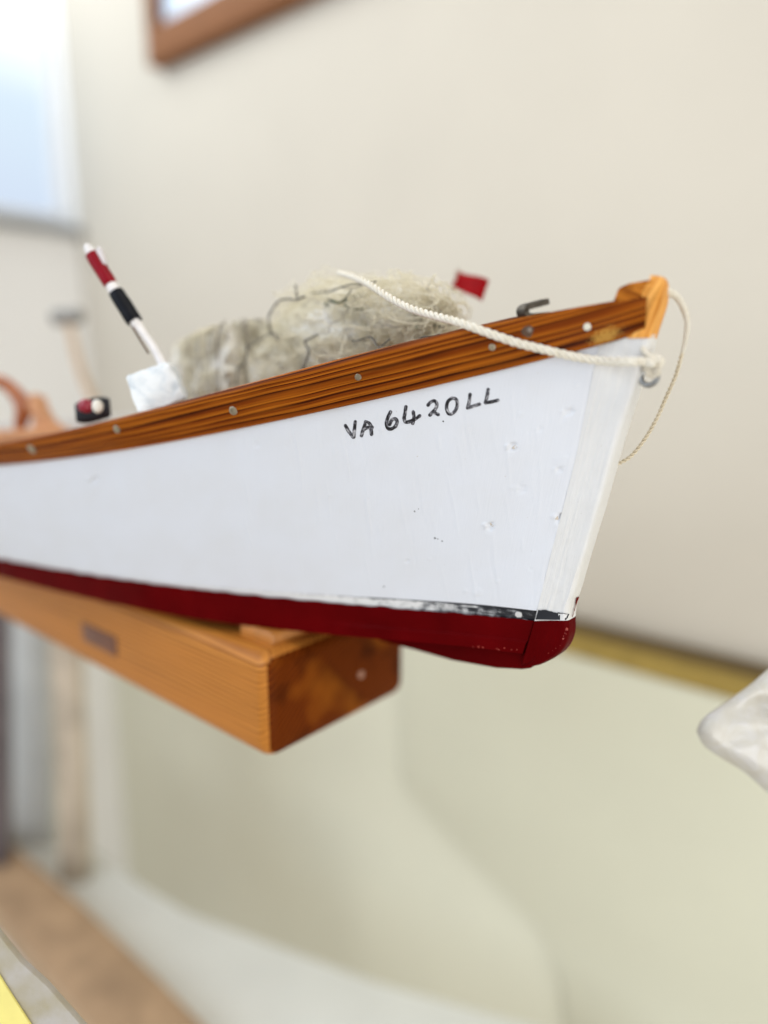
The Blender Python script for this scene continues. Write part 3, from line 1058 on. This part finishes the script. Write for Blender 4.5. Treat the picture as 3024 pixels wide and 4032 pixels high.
M_BEAM = g.out(basec, .4, g.bump(fib, .12, .0003), Coat_Weight=.08, Coat_Roughness=.2, Specular_IOR_Level=.2)
g = G("beam_end_grain_shaded")  # dark end grain, with the shade under the bow also put into its colour
co = g.coord('Object')
spx = g.n('ShaderNodeSeparateXYZ', in_0=co)
ry = g.math('SUBTRACT', spx.outputs[1], .06); rz = g.math('ADD', spx.outputs[2], .10)
rad_ = g.math('SQRT', g.math('ADD', g.math('POWER', ry, 2.0), g.math('POWER', rz, 2.0)))
bl = g.noise(co, 45, 3)
fr = g.math('FRACT', g.math('ADD', g.math('MULTIPLY', rad_, 420), g.math('MULTIPLY', bl, 3.0)))
ec = g.ramp(fr, [(0, (.17, .036, .003)), (.5, (.12, .022, .0015)), (.8, (.045, .007, .0008)), (1, (.17, .036, .003))])
ec = g.mix(g.math('MULTIPLY', g.fac(bl, .48, .64), .75), ec, (.045, .008, .001, 1))
ec = g.mix(g.math('MULTIPLY', g.fac(g.noise(co, 28, 2), .52, .66), .6), ec, (.33, .095, .008, 1))
M_BEND = g.out(ec, .5, g.bump(g.noise(co, 700, 3), .2, .0004), Specular_IOR_Level=.03)
stand = thing("display_beam", (xb_ - .3, (y0 + y1) / 2, zb), "thick varnished wooden beam carrying the white boat, rounded corner towards us", "wooden beam")
bm = bmesh.new()
xl = xb_ - .86
box_bm(bm, ((xb_ + xl) / 2, (y0 + y1) / 2, (zb + zt) / 2), ((xb_ - xl) / 2, 0, 0), (0, (y1 - y0) / 2, 0), (0, 0, (zt - zb) / 2), .0072, 6)
bmesh.ops.recalc_face_normals(bm, faces=bm.faces[:])
bm.normal_update()
for f_ in bm.faces:
    f_.material_index = 1 if f_.normal.x > .75 else 0
cbm = bm
for v_ in bm.verts: v_.co -= Vector((xb_, (y0 + y1) / 2, (zb + zt) / 2))
bme = from_bm("beam", bm, [M_BEAM, M_BEND], None, True, 60)
bme.location = (xb_, (y0 + y1) / 2, (zb + zt) / 2)
bme.parent = stand; bme.matrix_parent_inverse = stand.matrix_basis.inverted()
# chocks between beam and hull
hz = float(np.interp(xb_ - .035, C_CH[::-1, 0], C_CH[::-1, 2]))
M_CHOCK = plain("chock_wood", (.52, .20, .035), .4, .2, 90, Coat_Weight=.3)
ck = on_y(1075, 2560, y0 + .016)
box("chock", (xb_ - .030, y0 + .010, zt - .001), (xb_ - .008, y1 - .022, hz + .0005), M_CHOCK, stand, .0012)
box("chock", (xb_ - .330, y0 + .010, zt - .001), (xb_ - .305, y1 - .022, hz - .002), M_CHOCK, stand, .0012)
# mortise plug on the long face, small pale dowel on the end
M_DARKW = plain("dark_walnut", (.15, .055, .028), .45, .3, 200)
a_ = on_y(325, 2440, y0); b_ = on_y(465, 2600, y0)
box("plug", (a_[0], y0 - .0008, b_[2] + .002), (b_[0], y0 + .004, a_[2] - .001), M_DARKW, stand, .0006)
e_ = CAM + ray(1420, 2655) * ((xb_) / ray(1420, 2655)[0])
disc("dowel", (xb_, e_[1], e_[2]), (1, 0, 0), .0020, .0008, plain("dowel_wood", (.42, .22, .15), .45), stand)
# trestle far left carrying the beam
box("trestle_leg", (xl + .02, y0 + .012, 0.0), (xl + .08, y1 - .012, zb + .001), M_BEAM, stand, .002)

# ------------------------------------------------------------------ things in the boat
# net
nc = thing("fishing_net", tuple(on_y(1000, 1540, YC)), "crumpled heap of pale grey fishing net with black strands inside the bow", "fishing net")
rn = random.Random(11)
def ell(c_px, y, rx, ry, rz):
    c = on_y(*c_px, y); return c, np.array([rx, ry, rz]) * MM
lumpA = ell((900, 1450), YC - .010, 24, 20, 17)
lumpB = ell((1330, 1330), YC + .008, 36, 24, 24)
lumpC = ell((1560, 1250), YC + .010, 27, 20, 16)
lumpD = ell((1120, 1450), YC, 28, 22, 19)
lumpE = ell((1680, 1270), YC + .012, 17, 15, 11)


def strand(l, n=46, kind=0, shell=None):
    c, r = l
    a0 = rn.uniform(0, 2 * math.pi); tilt = np.array([rn.gauss(0, 1) for _ in range(3)]); tilt /= np.linalg.norm(tilt)
    e1 = np.cross(tilt, [0.2, .5, .9]); e1 /= np.linalg.norm(e1); e2 = np.cross(tilt, e1)
    rad = rn.uniform(.55, 1.02) if shell is None else shell
    off = tilt * rn.uniform(-.75, .75)
    k = math.sqrt(max(.05, 1 - off @ off))
    span = rn.uniform(.8, 3.4); sd = rn.uniform(0, 99)
    out = []
    for i in range(n):
        a = a0 + span * i / n
        p = (off + k * (e1 * math.cos(a) + e2 * math.sin(a))) * rad
        w = Vector((p[0] * 2.2 + sd, p[1] * 2.2, p[2] * 2.2))
        nv = noise.noise_vector(w)
        nv2 = noise.noise_vector(w * 4)
        out.append(c + r * (p + np.array(nv) * .30 + np.array(nv2) * .09))
    return np.array(out)


def boxy(p, e=.55):
    m_ = np.max(np.abs(p)) + 1e-9
    return p * ((np.linalg.norm(p) / m_) * e + (1 - e)) 


def mesh_bundle(l, n, lean):
    """Fine mesh hanging in near-vertical folds."""
    c, r = l; out = []
    for k in range(n):
        a = rn.uniform(0, 2 * math.pi); q_ = rn.uniform(.75, 1.0); sd = rn.uniform(0, 50)
        pts = []
        for i in range(14):
            z_ = 1 - 2 * i / 13
            s_ = (1 - abs(z_) ** 4) ** .5 * .95 + .05
            p = np.array([math.cos(a) * q_ * s_ + lean * z_, math.sin(a) * q_ * s_, z_])
            nv = noise.noise_vector(Vector((p[0] * 3 + sd * .02, p[1] * 3, p[2] * 2)))
            q_n = boxy(p) + np.array(nv) * .14; q_n[2] += .30 * q_n[0]
            pts.append(c + r * q_n)
        out.append(np.array(pts))
    return out


M_N1 = rope_mat("net_cream", (.92, .89, .78), (.86, .82, .70))
M_N2 = rope_mat("net_grey", (.34, .31, .27), (.48, .44, .38))
M_N3 = rope_mat("net_black", (.05, .048, .042), (.11, .10, .085))
M_N4 = rope_mat("net_green", (.10, .18, .12), (.16, .12, .05))
# nylon mesh lets light through
nt = M_N1.node_tree
tl = nt.nodes.new('ShaderNodeBsdfTranslucent'); tl.inputs[0].default_value = (.93, .90, .80, 1)
mx = nt.nodes.new('ShaderNodeMixShader'); mx.inputs[0].default_value = .5
nt.links.new(nt.nodes["Principled BSDF"].outputs[0], mx.inputs[1]); nt.links.new(tl.outputs[0], mx.inputs[2])
nt.links.new(mx.outputs[0], nt.nodes["Material Output"].inputs[0])
def tubes_of(lst, r, sides=4): return [tube_arrays(p, r * rn.uniform(.8, 1.25), sides) for p in lst]
cream = [strand(l) for l, n in ((lumpA, 90), (lumpB, 330), (lumpC, 170), (lumpD, 240), (lumpE, 70)) for _ in range(n)]
cream += mesh_bundle(lumpA, 240, .12)
grey = mesh_bundle(lumpA, 140, .12) + [strand(lumpA) for _ in range(30)] + [strand(lumpD) for _ in range(50)] + [strand(lumpB) for _ in range(24)] + [strand(lumpC) for _ in range(12)] + [strand(lumpE) for _ in range(8)]
cream += [strand(l, 40, 0, rn.uniform(.98, 1.16)) for l, n in ((lumpA, 60), (lumpB, 80), (lumpC, 60), (lumpD, 40)) for _ in range(n)]
blk = [strand(l, 60) for l, n in ((lumpB, 2), (lumpC, 2), (lumpD, 2)) for _ in range(n)]
grn = [strand(l, 30) for l, n in ((lumpB, 3), (lumpC, 3)) for _ in range(n)]
yf = YC - .017
for px_, dy in (([(1068, 1335), (1072, 1280), (1060, 1232), (1084, 1202), (1130, 1180), (1200, 1166)], 0), ([(1238, 1152), (1300, 1141), (1380, 1128), (1438, 1108), (1476, 1113)], 6), ([(1286, 1178), (1330, 1188), (1362, 1174), (1386, 1138)], 4),
                ([(1165, 1132), (1172, 1160), (1168, 1172)], 3), ([(1395, 1345), (1450, 1330), (1492, 1372), (1530, 1330)], 0), ([(985, 1372), (1020, 1340), (1064, 1320), (1100, 1330)], -4),
                ([(800, 1545), (850, 1520), (905, 1508)], -8), ([(930, 1520), (948, 1460), (972, 1420), (970, 1370)], -8), ([(1180, 1460), (1215, 1400), (1210, 1350), (1240, 1310)], -4), ([(1660, 1330), (1700, 1325), (1735, 1318)], 4)):
    for k_ in range(2):
        tw = catmull([on_y(u + rn.uniform(-9, 9), v + rn.uniform(-9, 9), yf + dy * MM) for u, v in px_], 40)
        (blk if k_ == 0 else grey).append(tw + np.array([np.array(noise.noise_vector(Vector(q_) * 120)) * .0014 for q_ in tw]))
grn.append(catmull([on_y(u, v, yf + .004) for u, v in ((1300, 1184), (1335, 1192), (1365, 1180))], 14))
for nm, lst, r, m in (("netting", cream, .00023, M_N1), ("grey_netting", grey, .00020, M_N2), ("black_twine", blk, .00034, M_N3), ("green_twine", grn, .0006, M_N4)):
    o = link(nm, merge_tubes(nm, tubes_of(lst, r), False), m, nc)
    o["kind"] = "stuff"
def fold_mat(name, za, stops, s1):
    g = G(name)
    n1 = g.noise(g.coord('Object', (1, 1, za)), s1, 6, .72, .8)
    n2 = g.noise(g.coord('Object'), 70, 3)
    lift = g.ramp(n1, [(p, tuple(min(.88, q * 1.22) for q in c)) for p, c in stops])
    return g.out(g.mix(g.fac(n2, .4, .65), g.ramp(n1, stops), lift), .9, g.bump(n1, .5, .0006))


M_FOLDA = fold_mat("net_folds_grey", .22, [(.36, (.36, .34, .295)), (.48, (.68, .655, .575)), (.60, (.88, .855, .77))], 420)
M_FOLDB = fold_mat("net_folds_cream", .6, [(.30, (.76, .73, .62)), (.46, (.85, .82, .715)), (.6, (.88, .855, .755))], 380)
# solid hearts of the heap, so that the far side does not show through
for (c, r), k, bx_ in ((lumpA, .93, .75), (lumpB, .80, 0), (lumpC, .70, 0), (lumpD, .84, 0)):
    bm = bmesh.new()
    mres = bmesh.ops.create_icosphere(bm, subdivisions=4, radius=1.0)
    for v_ in mres['verts']:
        p = np.array(v_.co)
        nv = noise.noise_vector(v_.co * 2.0); n5 = noise.noise(v_.co * 7)
        q_n = boxy(p, bx_) * (1 + .10 * n5) + np.array(nv) * .16; q_n[2] += .30 * q_n[0] if bx_ else 0
        v_.co = Vector(c + r * k * q_n)
    from_bm("net_fold", bm, M_FOLDA if bx_ else M_FOLDB, nc)
# silver taped box on the rail with the marker pole stuck in it
g = G("silver_tape")
co = g.coord('Object')
n1 = g.noise(co, 160, 5, .65, 1.2); n2 = g.noise(co, 60, 2)
M_TAPE = g.out(g.ramp(n1, [(.26, (.50, .58, .66)), (.42, (.78, .85, .92)), (.56, (.88, .93, .98))]), .42, g.bump(n1, .6, .001), Metallic=.12)
yB = None
dB = rail_depth(560, 1640) + .0012
q1 = at_depth(484, 1476, dB - .001); q2 = at_depth(664, 1420, dB + .004); q3 = at_depth(738, 1572, dB + .006); q4 = at_depth(540, 1640, dB)
q5 = at_depth(694, 1436, dB + .014); q6 = at_depth(742, 1556, dB + .018)
inn = np.array([.004, .018, 0.])
bm = bmesh.new()
F1 = [bm.verts.new(Vector(p)) for p in (q1, q2, q3, q4)]
F2 = [bm.verts.new(Vector(p)) for p in (q1 + inn * 1.0, q5, q6, q4 + inn * 1.0)]
bm.faces.new(F1); bm.faces.new(F2[::-1])
for i in range(4): bm.faces.new((F1[i], F2[i], F2[(i + 1) % 4], F1[(i + 1) % 4]))
bmesh.ops.recalc_face_normals(bm, faces=bm.faces[:])
bmesh.ops.bevel(bm, geom=bm.edges[:], offset=.0014, segments=3, affect='EDGES', profile=.5)
bmesh.ops.subdivide_edges(bm, edges=bm.edges[:], cuts=5, use_grid_fill=True)
for v_ in bm.verts:
    v_.co += Vector(noise.noise_vector(v_.co * 260)) * .0006 + Vector(noise.noise_vector(v_.co * 900)) * .0002
sb = from_bm("taped_box", bm, M_TAPE, None)
tag(sb, "small silver tape wrapped box standing on the rail left of the net", "box")

pole = thing("marker_pole", tuple(at_depth(640, 1445, dB + .008)), "tilted white fishing marker stick with red and black sleeves, stuck in the silver box", "marker pole")
dP = dB + .008
def pp_(u, v, e=0): return at_depth(u, v, dP + e * MM)
pxs = FPX / dP
M_PW = plain("pole_white", (.82, .80, .80), .5, .08, 300)
M_PR = plain("sleeve_red", (.24, .001, .010), .4, .15, 200, Specular_IOR_Level=.15)
M_PB = plain("sleeve_black", (.004, .005, .009), .45, .3, 200, Specular_IOR_Level=.15)
sh = catmull([pp_(658, 1470), pp_(610, 1375), pp_(570, 1318), pp_(545, 1282), pp_(527, 1260), pp_(400, 1060), pp_(352, 984)], 40)
link("shaft", merge_tubes("shaft", [tube_arrays(sh, np.interp(np.linspace(0, 1, 40), [0, .25, .36, .42, .95, 1], [19, 15, 17, 22, 21, 16]) / pxs, 14)]), M_PW, pole)
link("wire", merge_tubes("wire", [tube_arrays(catmull([pp_(520, 1285, -1), pp_(553, 1340, -1), pp_(585, 1392, -1)], 8), 4 / pxs, 6)]), M_NAILD, pole)


def sleeve(name, a, b, w, mat, sides=10, fl=None):
    P_ = np.array([a + (b - a) * k for k in np.linspace(0, 1, 9)])
    r_ = np.full(9, w / pxs); r_[0] *= .93; r_[-1] *= .93
    return link(name, merge_tubes(name, [tube_arrays(P_, r_, sides)]), mat, pole, True, 50)


sleeve("red_sleeve", pp_(361, 1001), pp_(437, 1121), 28, M_PR, 16)
sleeve("white_collar", pp_(434, 1117), pp_(462, 1158), 24, M_PW, 16)
sleeve("black_sleeve", pp_(456, 1149), pp_(528, 1266), 31, M_PB, 16)
# the flap of tape on the black sleeve, the scrap of white stuff on the red one
fl = [pp_(478, 1141, -1), pp_(505, 1170, -1), pp_(556, 1252, -1), pp_(548, 1262, -1), pp_(530, 1250, -1)]
extrude_poly("tape_flap", fl, tuple(CF * .002), M_PB, pole, .0002)
fl = [pp_(374, 985, -2), pp_(384, 966, -2), pp_(397, 972, -2), pp_(418, 1036, -2), pp_(404, 1044, -2)]
extrude_poly("foam_tuft", fl, tuple(CF * .003), plain("foam_white", (.82, .78, .80), .9, .1, 900, .6, .001), pole, .0006)
link("tip", merge_tubes("tip", [tube_arrays(np.array([pp_(362, 1000), pp_(352, 984), pp_(343, 970), pp_(339, 964)]), np.array([20, 19, 16, 8]) / pxs, 12)]), M_PW, pole)

# red flag
fd = .335
flag = thing("red_flag", tuple(at_depth(1745, 1290, fd + .002)), "small red flag on a thin pale staff behind the white rope", "flag")
fc = [(1798, 1066), (1926, 1104), (1897, 1188), (1780, 1126)]
dps = [fd + .016, fd, fd, fd + .014]
n = 14
Fg = np.zeros((n, n, 3))
for i, a in enumerate(np.linspace(0, 1, n)):
    for j, b in enumerate(np.linspace(0, 1, n)):
        pts = [at_depth(u, v, d_) for (u, v), d_ in zip(fc, dps)]
        Fg[i, j] = (pts[0] * (1 - a) + pts[1] * a) * (1 - b) + (pts[3] * (1 - a) + pts[2] * a) * b + CF * .0012 * math.sin(a * 6)
fo = link("flag_cloth", grid_mesh("flag_cloth", Fg), plain("flag_red", (.26, .0006, .003), .8, .12, 300, Specular_IOR_Level=.1), flag)
md = fo.modifiers.new("thickness", 'SOLIDIFY'); md.thickness = .0004
link("staff", merge_tubes("staff", [tube_arrays(catmull([at_depth(1807, 1060, fd + .016), at_depth(1780, 1140, fd + .014), at_depth(1730, 1330, fd + .012), at_depth(1700, 1440, fd + .010)], 20), .0007, 8)]), plain("staff_pale", (.42, .40, .32), .5), flag)

# dark float with a red side and a white ball
dF = rail_depth(370, 1672) + .012
fl_o = thing("toy_float", tuple(at_depth(365, 1668, dF)), "dark round float with a red side and white ball, beside the silver box", "float")
def blob(name, c, r, mat, parent, amp=.06, sub=3, squash=(1, 1, 1)):
    bm = bmesh.new()
    mres = bmesh.ops.create_icosphere(bm, subdivisions=sub, radius=1.0)
    for v_ in mres['verts']:
        p = v_.co.copy()
        k = 1 + amp * noise.noise(p * 1.7 + Vector(c) * 40)
        v_.co = Vector(c) + Vector((p.x * squash[0], p.y * squash[1], p.z * squash[2])) * (r * k)
    return from_bm(name, bm, mat, parent)


bx = at_depth(366, 1615, dF)
s_ = dF / FPX
ca, cb_ = at_depth(318, 1628, dF), at_depth(418, 1604, dF)
bm = bmesh.new()
hx = (cb_ - ca) / 2
box_bm(bm, bx, hx, tuple(np.array([.35, .8, 0]) * 30 * s_), (0, 0, 46 * s_), 14 * s_, 4)
from_bm("float_body", bm, plain("float_black", (.016, .016, .024), .35, .3, 200), fl_o)
blob("red_cap", at_depth(338, 1598, dF - .008), 30 * s_, plain("float_red", (.26, .012, .03), .4, .2, 200), fl_o, .08, 3, (1.1, 1, .9))
blob("white_ball", at_depth(384, 1600, dF - .011), 21 * s_, plain("ball_white", (.74, .71, .64), .4, .08, 200), fl_o, .02, 3, (1, 1, 1.25))

# carved wooden crook at the left
g = G("crook_wood")
co = g.coord('Object', (1, 1, 1))
n1 = g.noise(co, 90, 4, .5, 1.0)
M_CROOK = g.out(g.ramp(n1, [(.3, (.30, .075, .016)), (.7, (.50, .16, .045))]), .4, g.bump(n1, .1, .0005), Coat_Weight=.3)
M_CROOK2 = plain("crook_pale", (.60, .29, .13), .45, .15, 120)
dC = .44
crook = thing("wooden_crook", tuple(at_depth(60, 1680, dC)), "arched reddish wooden crook with a pale post behind the boat's rail", "wooden crook")
sC = dC / FPX
arc = catmull([at_depth(u, v, dC) for u, v in ((-120, 1540), (-40, 1500), (20, 1512), (70, 1560), (95, 1610), (82, 1660), (76, 1700))], 40)
link("arch", merge_tubes("arch", [tube_arrays(arc, np.interp(np.linspace(0, 1, 40), [0, .5, .75, 1], [24, 27, 36, 18]) * sC, 12)]), M_CROOK, crook)
extrude_poly("post", [at_depth(u, v, dC - .004) for u, v in ((112, 1552), (140, 1545), (158, 1600), (190, 1650), (250, 1690), (236, 1712), (128, 1712), (124, 1640), (104, 1600))], tuple(CF * .014), M_CROOK2, crook, .0012)
extrude_poly("foot", [at_depth(u, v, dC - .012) for u, v in ((-160, 1700), (60, 1690), (230, 1676), (262, 1700), (240, 1730), (-160, 1752))], tuple(CF * .022), M_CROOK2, crook, .0012)

# mallet-like stick leaning further back
dM = .62
mal = thing("small_mallet", tuple(at_depth(385, 1600, dM)), "blurred grey headed mallet on a slender tan handle, behind the dark float", "mallet")
sM = dM / FPX
hd_ = [at_depth(205, 1250, dM), at_depth(325, 1244, dM)]
link("mallet_head", merge_tubes("mallet_head", [tube_arrays(np.array([hd_[0] + (hd_[1] - hd_[0]) * k for k in (0, .08, .5, .92, 1)]), np.array([24, 32, 33, 32, 24]) * sM, 14)]), plain("mallet_grey", (.30, .30, .29), .6), mal)
link("handle", merge_tubes("handle", [tube_arrays(catmull([at_depth(u, v, dM) for u, v in ((266, 1262), (285, 1330), (300, 1400), (325, 1480), (360, 1560), (400, 1660))], 30), 17 * sM, 12)]), plain("mallet_tan", (.62, .47, .33), .6), mal)

# ------------------------------------------------------------------ the room
YW = .62
XE = float(on_y(310, 900, YW)[0])              # the end wall with the window
M_WALL = plain("wall_cream", (.585, .545, .468), .85, .03, 6, .05, .001)
M_DADO = plain("wall_sage", (.74, .735, .60), .85, .03, 6, .05, .001)
rz_ = float(on_y(2600, 2652, YW)[2])            # underside of the rail
rt_ = float(on_y(2600, 2514, YW)[2])
structure(box("wall", (XE - .1, YW, rz_), (2.2, YW + .1, 2.7), M_WALL))
structure(box("lower_wall", (XE - .1, YW - .003, 0), (2.2, YW + .098, rz_), M_DADO))
structure(box("floor", (XE - .1, -3, -.05), (2.2, YW + .1, -.002), plain("floor_lino", (.42, .36, .28), .5)))
M_GOLD = plain("dado_gold", (.38, .265, .060), .5, .1, 60)
structure(box("dado_rail", (XE, YW - .012, rz_), (2.2, YW + .001, rt_ - .0075), M_GOLD, None, .0015))
structure(box("dado_bead", (XE, YW - .017, rt_ - .0075), (2.2, YW + .001, rt_), plain("dado_brown", (.10, .062, .016), .5, .1, 60), None, .002))

# end wall with its window
wy1 = YW - .035
def on_x(u, v, x):
    r = ray(u, v); return CAM + r * (x / r[0])
wb = float(on_x(100, 868, XE)[2])
y_right = float(on_x(278, 600, XE)[1])
M_ENDW = plain("end_wall_white", (.90, .90, .89), .8, .02, 6, .05, .001)
structure(box("end_wall", (XE - .1, -3, 0), (XE, YW, wb), M_ENDW))
structure(box("end_wall", (XE - .1, y_right, wb), (XE, YW, 2.7), M_ENDW))
win = thing("window", (XE - .03, y_right - .5, wb), "bright daylit window with a grey sill in the white end wall", "window")
M_FRM = plain("window_white", (.82, .83, .84), .4)
M_SILL = plain("sill_grey", (.30, .32, .34), .5)
box("sill", (XE - .08, y_right - 1.3, wb - .012), (XE + .018, y_right + .012, wb), M_SILL, win, .003)
g = G("window_daylight")
em = g.n('ShaderNodeEmission')
co = g.coord('Object')
zsp = g.n('ShaderNodeSeparateXYZ', in_0=co)
em.inputs[1].default_value = 1.0
g.t.links.new(g.ramp(g.n('ShaderNodeMapRange', in_0=zsp.outputs[2], in_1=wb, in_2=wb + .55).outputs[0], [(0, (.66, .76, .92)), (.35, (.74, .88, 1.0)), (.6, (1.3, 1.35, 1.36)), (1, (4.5, 4.5, 4.4))]), em.inputs[0])
g.t.links.new(em.outputs[0], g.t.nodes["Material Output"].inputs[0])
box("pane", (XE - .06, y_right - 1.3, wb + .02), (XE - .055, y_right - .012, 2.6), g.m, win)
box("frame", (XE - .07, y_right - .012, wb), (XE - .03, y_right - .001, 2.62), M_FRM, win, .002)
box("frame", (XE - .07, y_right - 1.3, wb), (XE - .03, y_right - .014, wb + .022), M_FRM, win, .002)

# framed picture on the wall
pf = thing("picture_frame", tuple(on_y(590, 270, YW)), "brown wooden picture frame with a pale print, hung high on the cream wall", "picture frame")
pbz = float(on_y(590, 262, YW - .02)[2]); pbx = float(on_y(585, 262, YW - .02)[0])
iw = float(on_y(582, 120, YW - .02)[2]) - pbz
wf = .034
g = G("frame_brown")
co = g.coord('Object', (1, 1, 8))
n1 = g.noise(co, 30, 4)
M_PF = g.out(g.ramp(n1, [(.3, (.19, .08, .033)), (.7, (.25, .105, .042))]), .6, g.bump(n1, .1, .0005), Specular_IOR_Level=.1)
px1 = pbx + .62
box("frame_rail", (pbx, YW - .022, pbz), (px1, YW + .001, pbz + wf * 1.25), M_PF, pf, .002)
box("frame_stile", (pbx, YW - .022, pbz + wf * 1.25), (pbx + .020, YW + .001, pbz + .5), M_PF, pf, .002)
box("frame_stile", (px1 - .02, YW - .022, pbz + wf * 1.25), (px1, YW + .001, pbz + .5), M_PF, pf, .002)
box("frame_rail", (pbx, YW - .022, pbz + .5), (px1, YW + .001, pbz + .54), M_PF, pf, .002)
g = G("picture_print")
co = g.coord('Object')
n1 = g.noise(co, 9, 3)
box("print", (pbx + .018, YW - .008, pbz + wf), (px1 - .018, YW + .001, pbz + .505), g.out(g.ramp(n1, [(.35, (.55, .66, .80)), (.65, (.80, .84, .88))]), .15), pf)

# pale wall panel below the rail, with its sloping edge
edge_px = [(1592, 2450), (1590, 2800), (1592, 3090), (1620, 3140), (1700, 3230), (1900, 3440), (2040, 3575), (2130, 3680), (2190, 3800), (2225, 3920), (2250, 4150)]
yp = YW - .013
pts = [on_y(u, v, yp) for u, v in edge_px]
pts[0][2] = rz_ - .001
pts += [np.array([2.0, yp, pts[-1][2] - .05]), np.array([2.0, yp, rz_ - .001])]
o = extrude_poly("wall_panel", pts, (0, .0095, 0), plain("panel_sage", (.70, .695, .555), .8, .03, 6, .05, .001), None, .0015)
tag(o, "pale green wall panel with a sloping left edge, below the gold rail", "wall panel")

# low white table, wooden bearer and uprights at the lower left
zt_ = CZ - .56
far_e = [(150, 3150), (380, 3340), (560, 3480), (750, 3592), (1100, 3722), (1480, 3862), (1850, 3965), (2150, 4045)]
pts = [on_z(u, v, zt_) for u, v in far_e]
pts += [on_z(2150, 4700, zt_), on_z(1000, 4600, zt_), on_z(-600, 4300, zt_), on_z(-600, 3100, zt_)]
tbl = thing("white_table", (float(pts[3][0]), float(pts[3][1]), 0), "low white table with a curved edge at the bottom of the view", "table")
extrude_poly("table_top", pts, (0, 0, -.02), plain("table_white", (.74, .755, .72), .5, .03, 20), tbl, .003)
for u, v in ((700, 3750), (1500, 4200)):
    p = on_z(u, v, zt_)
    box("leg", (p[0] - .015, p[1] - .015, 0), (p[0] + .015, p[1] + .015, zt_ - .019), M_FRM, tbl, .002)
M_TAN = plain("bearer_wood", (.44, .30, .185), .6, .2, 30, Specular_IOR_Level=.15)
zz = CZ - .529
pts = [on_z(u, v, zz) for u, v in ((-300, 2980), (60, 3330), (330, 3560), (640, 3860), (900, 4130), (640, 4400), (250, 3900), (0, 3600), (-300, 3300))]
o = extrude_poly("wooden_plank", pts, (0, 0, -.0305), M_TAN, None, .003)
tag(o, "broad brown wooden plank lying along the white table", "plank")
def upright(name, u0, u1, vt, vb, d, mat, label, cat, lean=0):
    a, b = at_depth(u0, vt, d), at_depth(u1, vt, d)
    c_, e_ = at_depth(u1 + lean, vb, d * 1.0), at_depth(u0 + lean, vb, d * 1.0)
    o = extrude_poly(name, [a, b, c_, e_], tuple(np.array([CF[0], CF[1], 0]) * .02), mat, None, .002)
    return tag(o, label, cat)


upright("wooden_post", 185, 290, 2330, 3480, .80, plain("post_tan", (.52, .44, .34), .5, .2, 40), "slim tan wooden post standing on the white table beside the grey panel", "post", 50)
upright("grey_panel", 20, 175, 2250, 3520, .86, plain("panel_grey", (.58, .60, .59), .5, .12, 12), "pale grey upright panel between the tan post and the dark post", "panel", 40)
upright("dark_post", -160, 8, 2300, 3500, .78, plain("post_dark", (.13, .105, .11), .5, .2, 40), "dark upright post next to the pale grey panel", "post", 10)

# near corner card: grey edged yellow card at the very lower left
pts = [at_depth(u, v, .262) for u, v in ((-200, 3440), (0, 3690), (80, 3790), (180, 3880), (330, 4050), (380, 4140), (-200, 4140))]
card = thing("edged_card", tuple(pts[3]), "yellow card with a grey border in front of the brown plank", "card")
g = G("card_border")
co = g.coord('Object')
n1 = g.noise(co, 70, 4)
extrude_poly("card_border", pts, tuple(CF * .003), g.out(g.ramp(n1, [(.35, (.38, .34, .24)), (.65, (.46, .44, .42))]), .5, g.bump(g.noise(co, 900, 3), .3, .0005)), card, .0004)
pts = [at_depth(u, v, .2605) for u, v in ((-200, 3600), (-20, 3820), (30, 3900), (140, 4070), (170, 4140), (-200, 4140))]
extrude_poly("yellow_face", pts, tuple(CF * .0012), plain("card_yellow", (.85, .76, .25), .5, .05, 100), card, .0003)

# white carved piece entering at the lower right
dW = .285
ol = [(2742, 2880), (2752, 2850), (2785, 2812), (2880, 2748), (2960, 2690), (3060, 2610), (3400, 2400), (3500, 2900), (3300, 3300), (3120, 3190), (3024, 3122), (2930, 3040), (2840, 2985), (2770, 2935)]
olp = catmull(np.array(ol + [ol[0]]), 90)[:-1]
cW = np.array([3150, 2860])
rings = []
for k, (sc_, dz) in enumerate([(1.0, .012), (1.0, .005), (.985, .002), (.955, .0003), (.90, -.0008), (.83, -.0010), (.74, -.0006), (.64, -.0010), (.54, -.0013), (.43, -.0012), (.3, -.0014), (.15, -.0014)]):
    ring = []
    for q_ in olp:
        p2 = cW + (q_ - cW) * sc_
        h = noise.noise(Vector((p2[0] * .012, p2[1] * .012, 4.))) * .0010 + noise.noise(Vector((p2[0] * .035, p2[1] * .035, 9.))) * .00025
        # the carved hollow
        hol = .0045 * math.exp(-(((p2[0] - 3030) / 70) ** 2 + ((p2[1] - 2790) / 34) ** 2) ** 1.5) if sc_ < .99 else 0
        # crease between the top face and its lower bevel
        low_b = .009 * min(1, max(0, ((p2[1] - 2870) - (p2[0] - 2740) * .56) / 110)) if sc_ > .0 else 0
        ring.append(at_depth(p2[0], p2[1], dW + dz + h * (1 if sc_ < .99 else .4) + hol + low_b))
    rings.append(ring)
Pw = np.array(rings)
mw = grid_mesh("white_carving", Pw, uv_of(Pw), closed_v=True)
g = G("white_gesso")
co = g.coord('Object')
n1 = g.noise(co, 110, 4, .6, .8); n2 = g.noise(co, 700, 3)
hm = g.ramp(n1, [(.30, (.52, .49, .43)), (.5, (.55, .53, .48)), (.7, (.58, .57, .56))])
wc = link("white_carving", mw, g.out(hm, .45, g.bump(n2, .1, .0003, g.bump(n1, .4, .0015)), Coat_Weight=.5, Coat_Roughness=.2), None, True, 70)
tag(wc, "rough white painted carved wood with a hollow, jutting in at the lower right edge", "carving")

print("objects", len(SC.objects), "tris", sum(len(o.data.polygons) * 2 for o in SC.objects if o.type == 'MESH'))
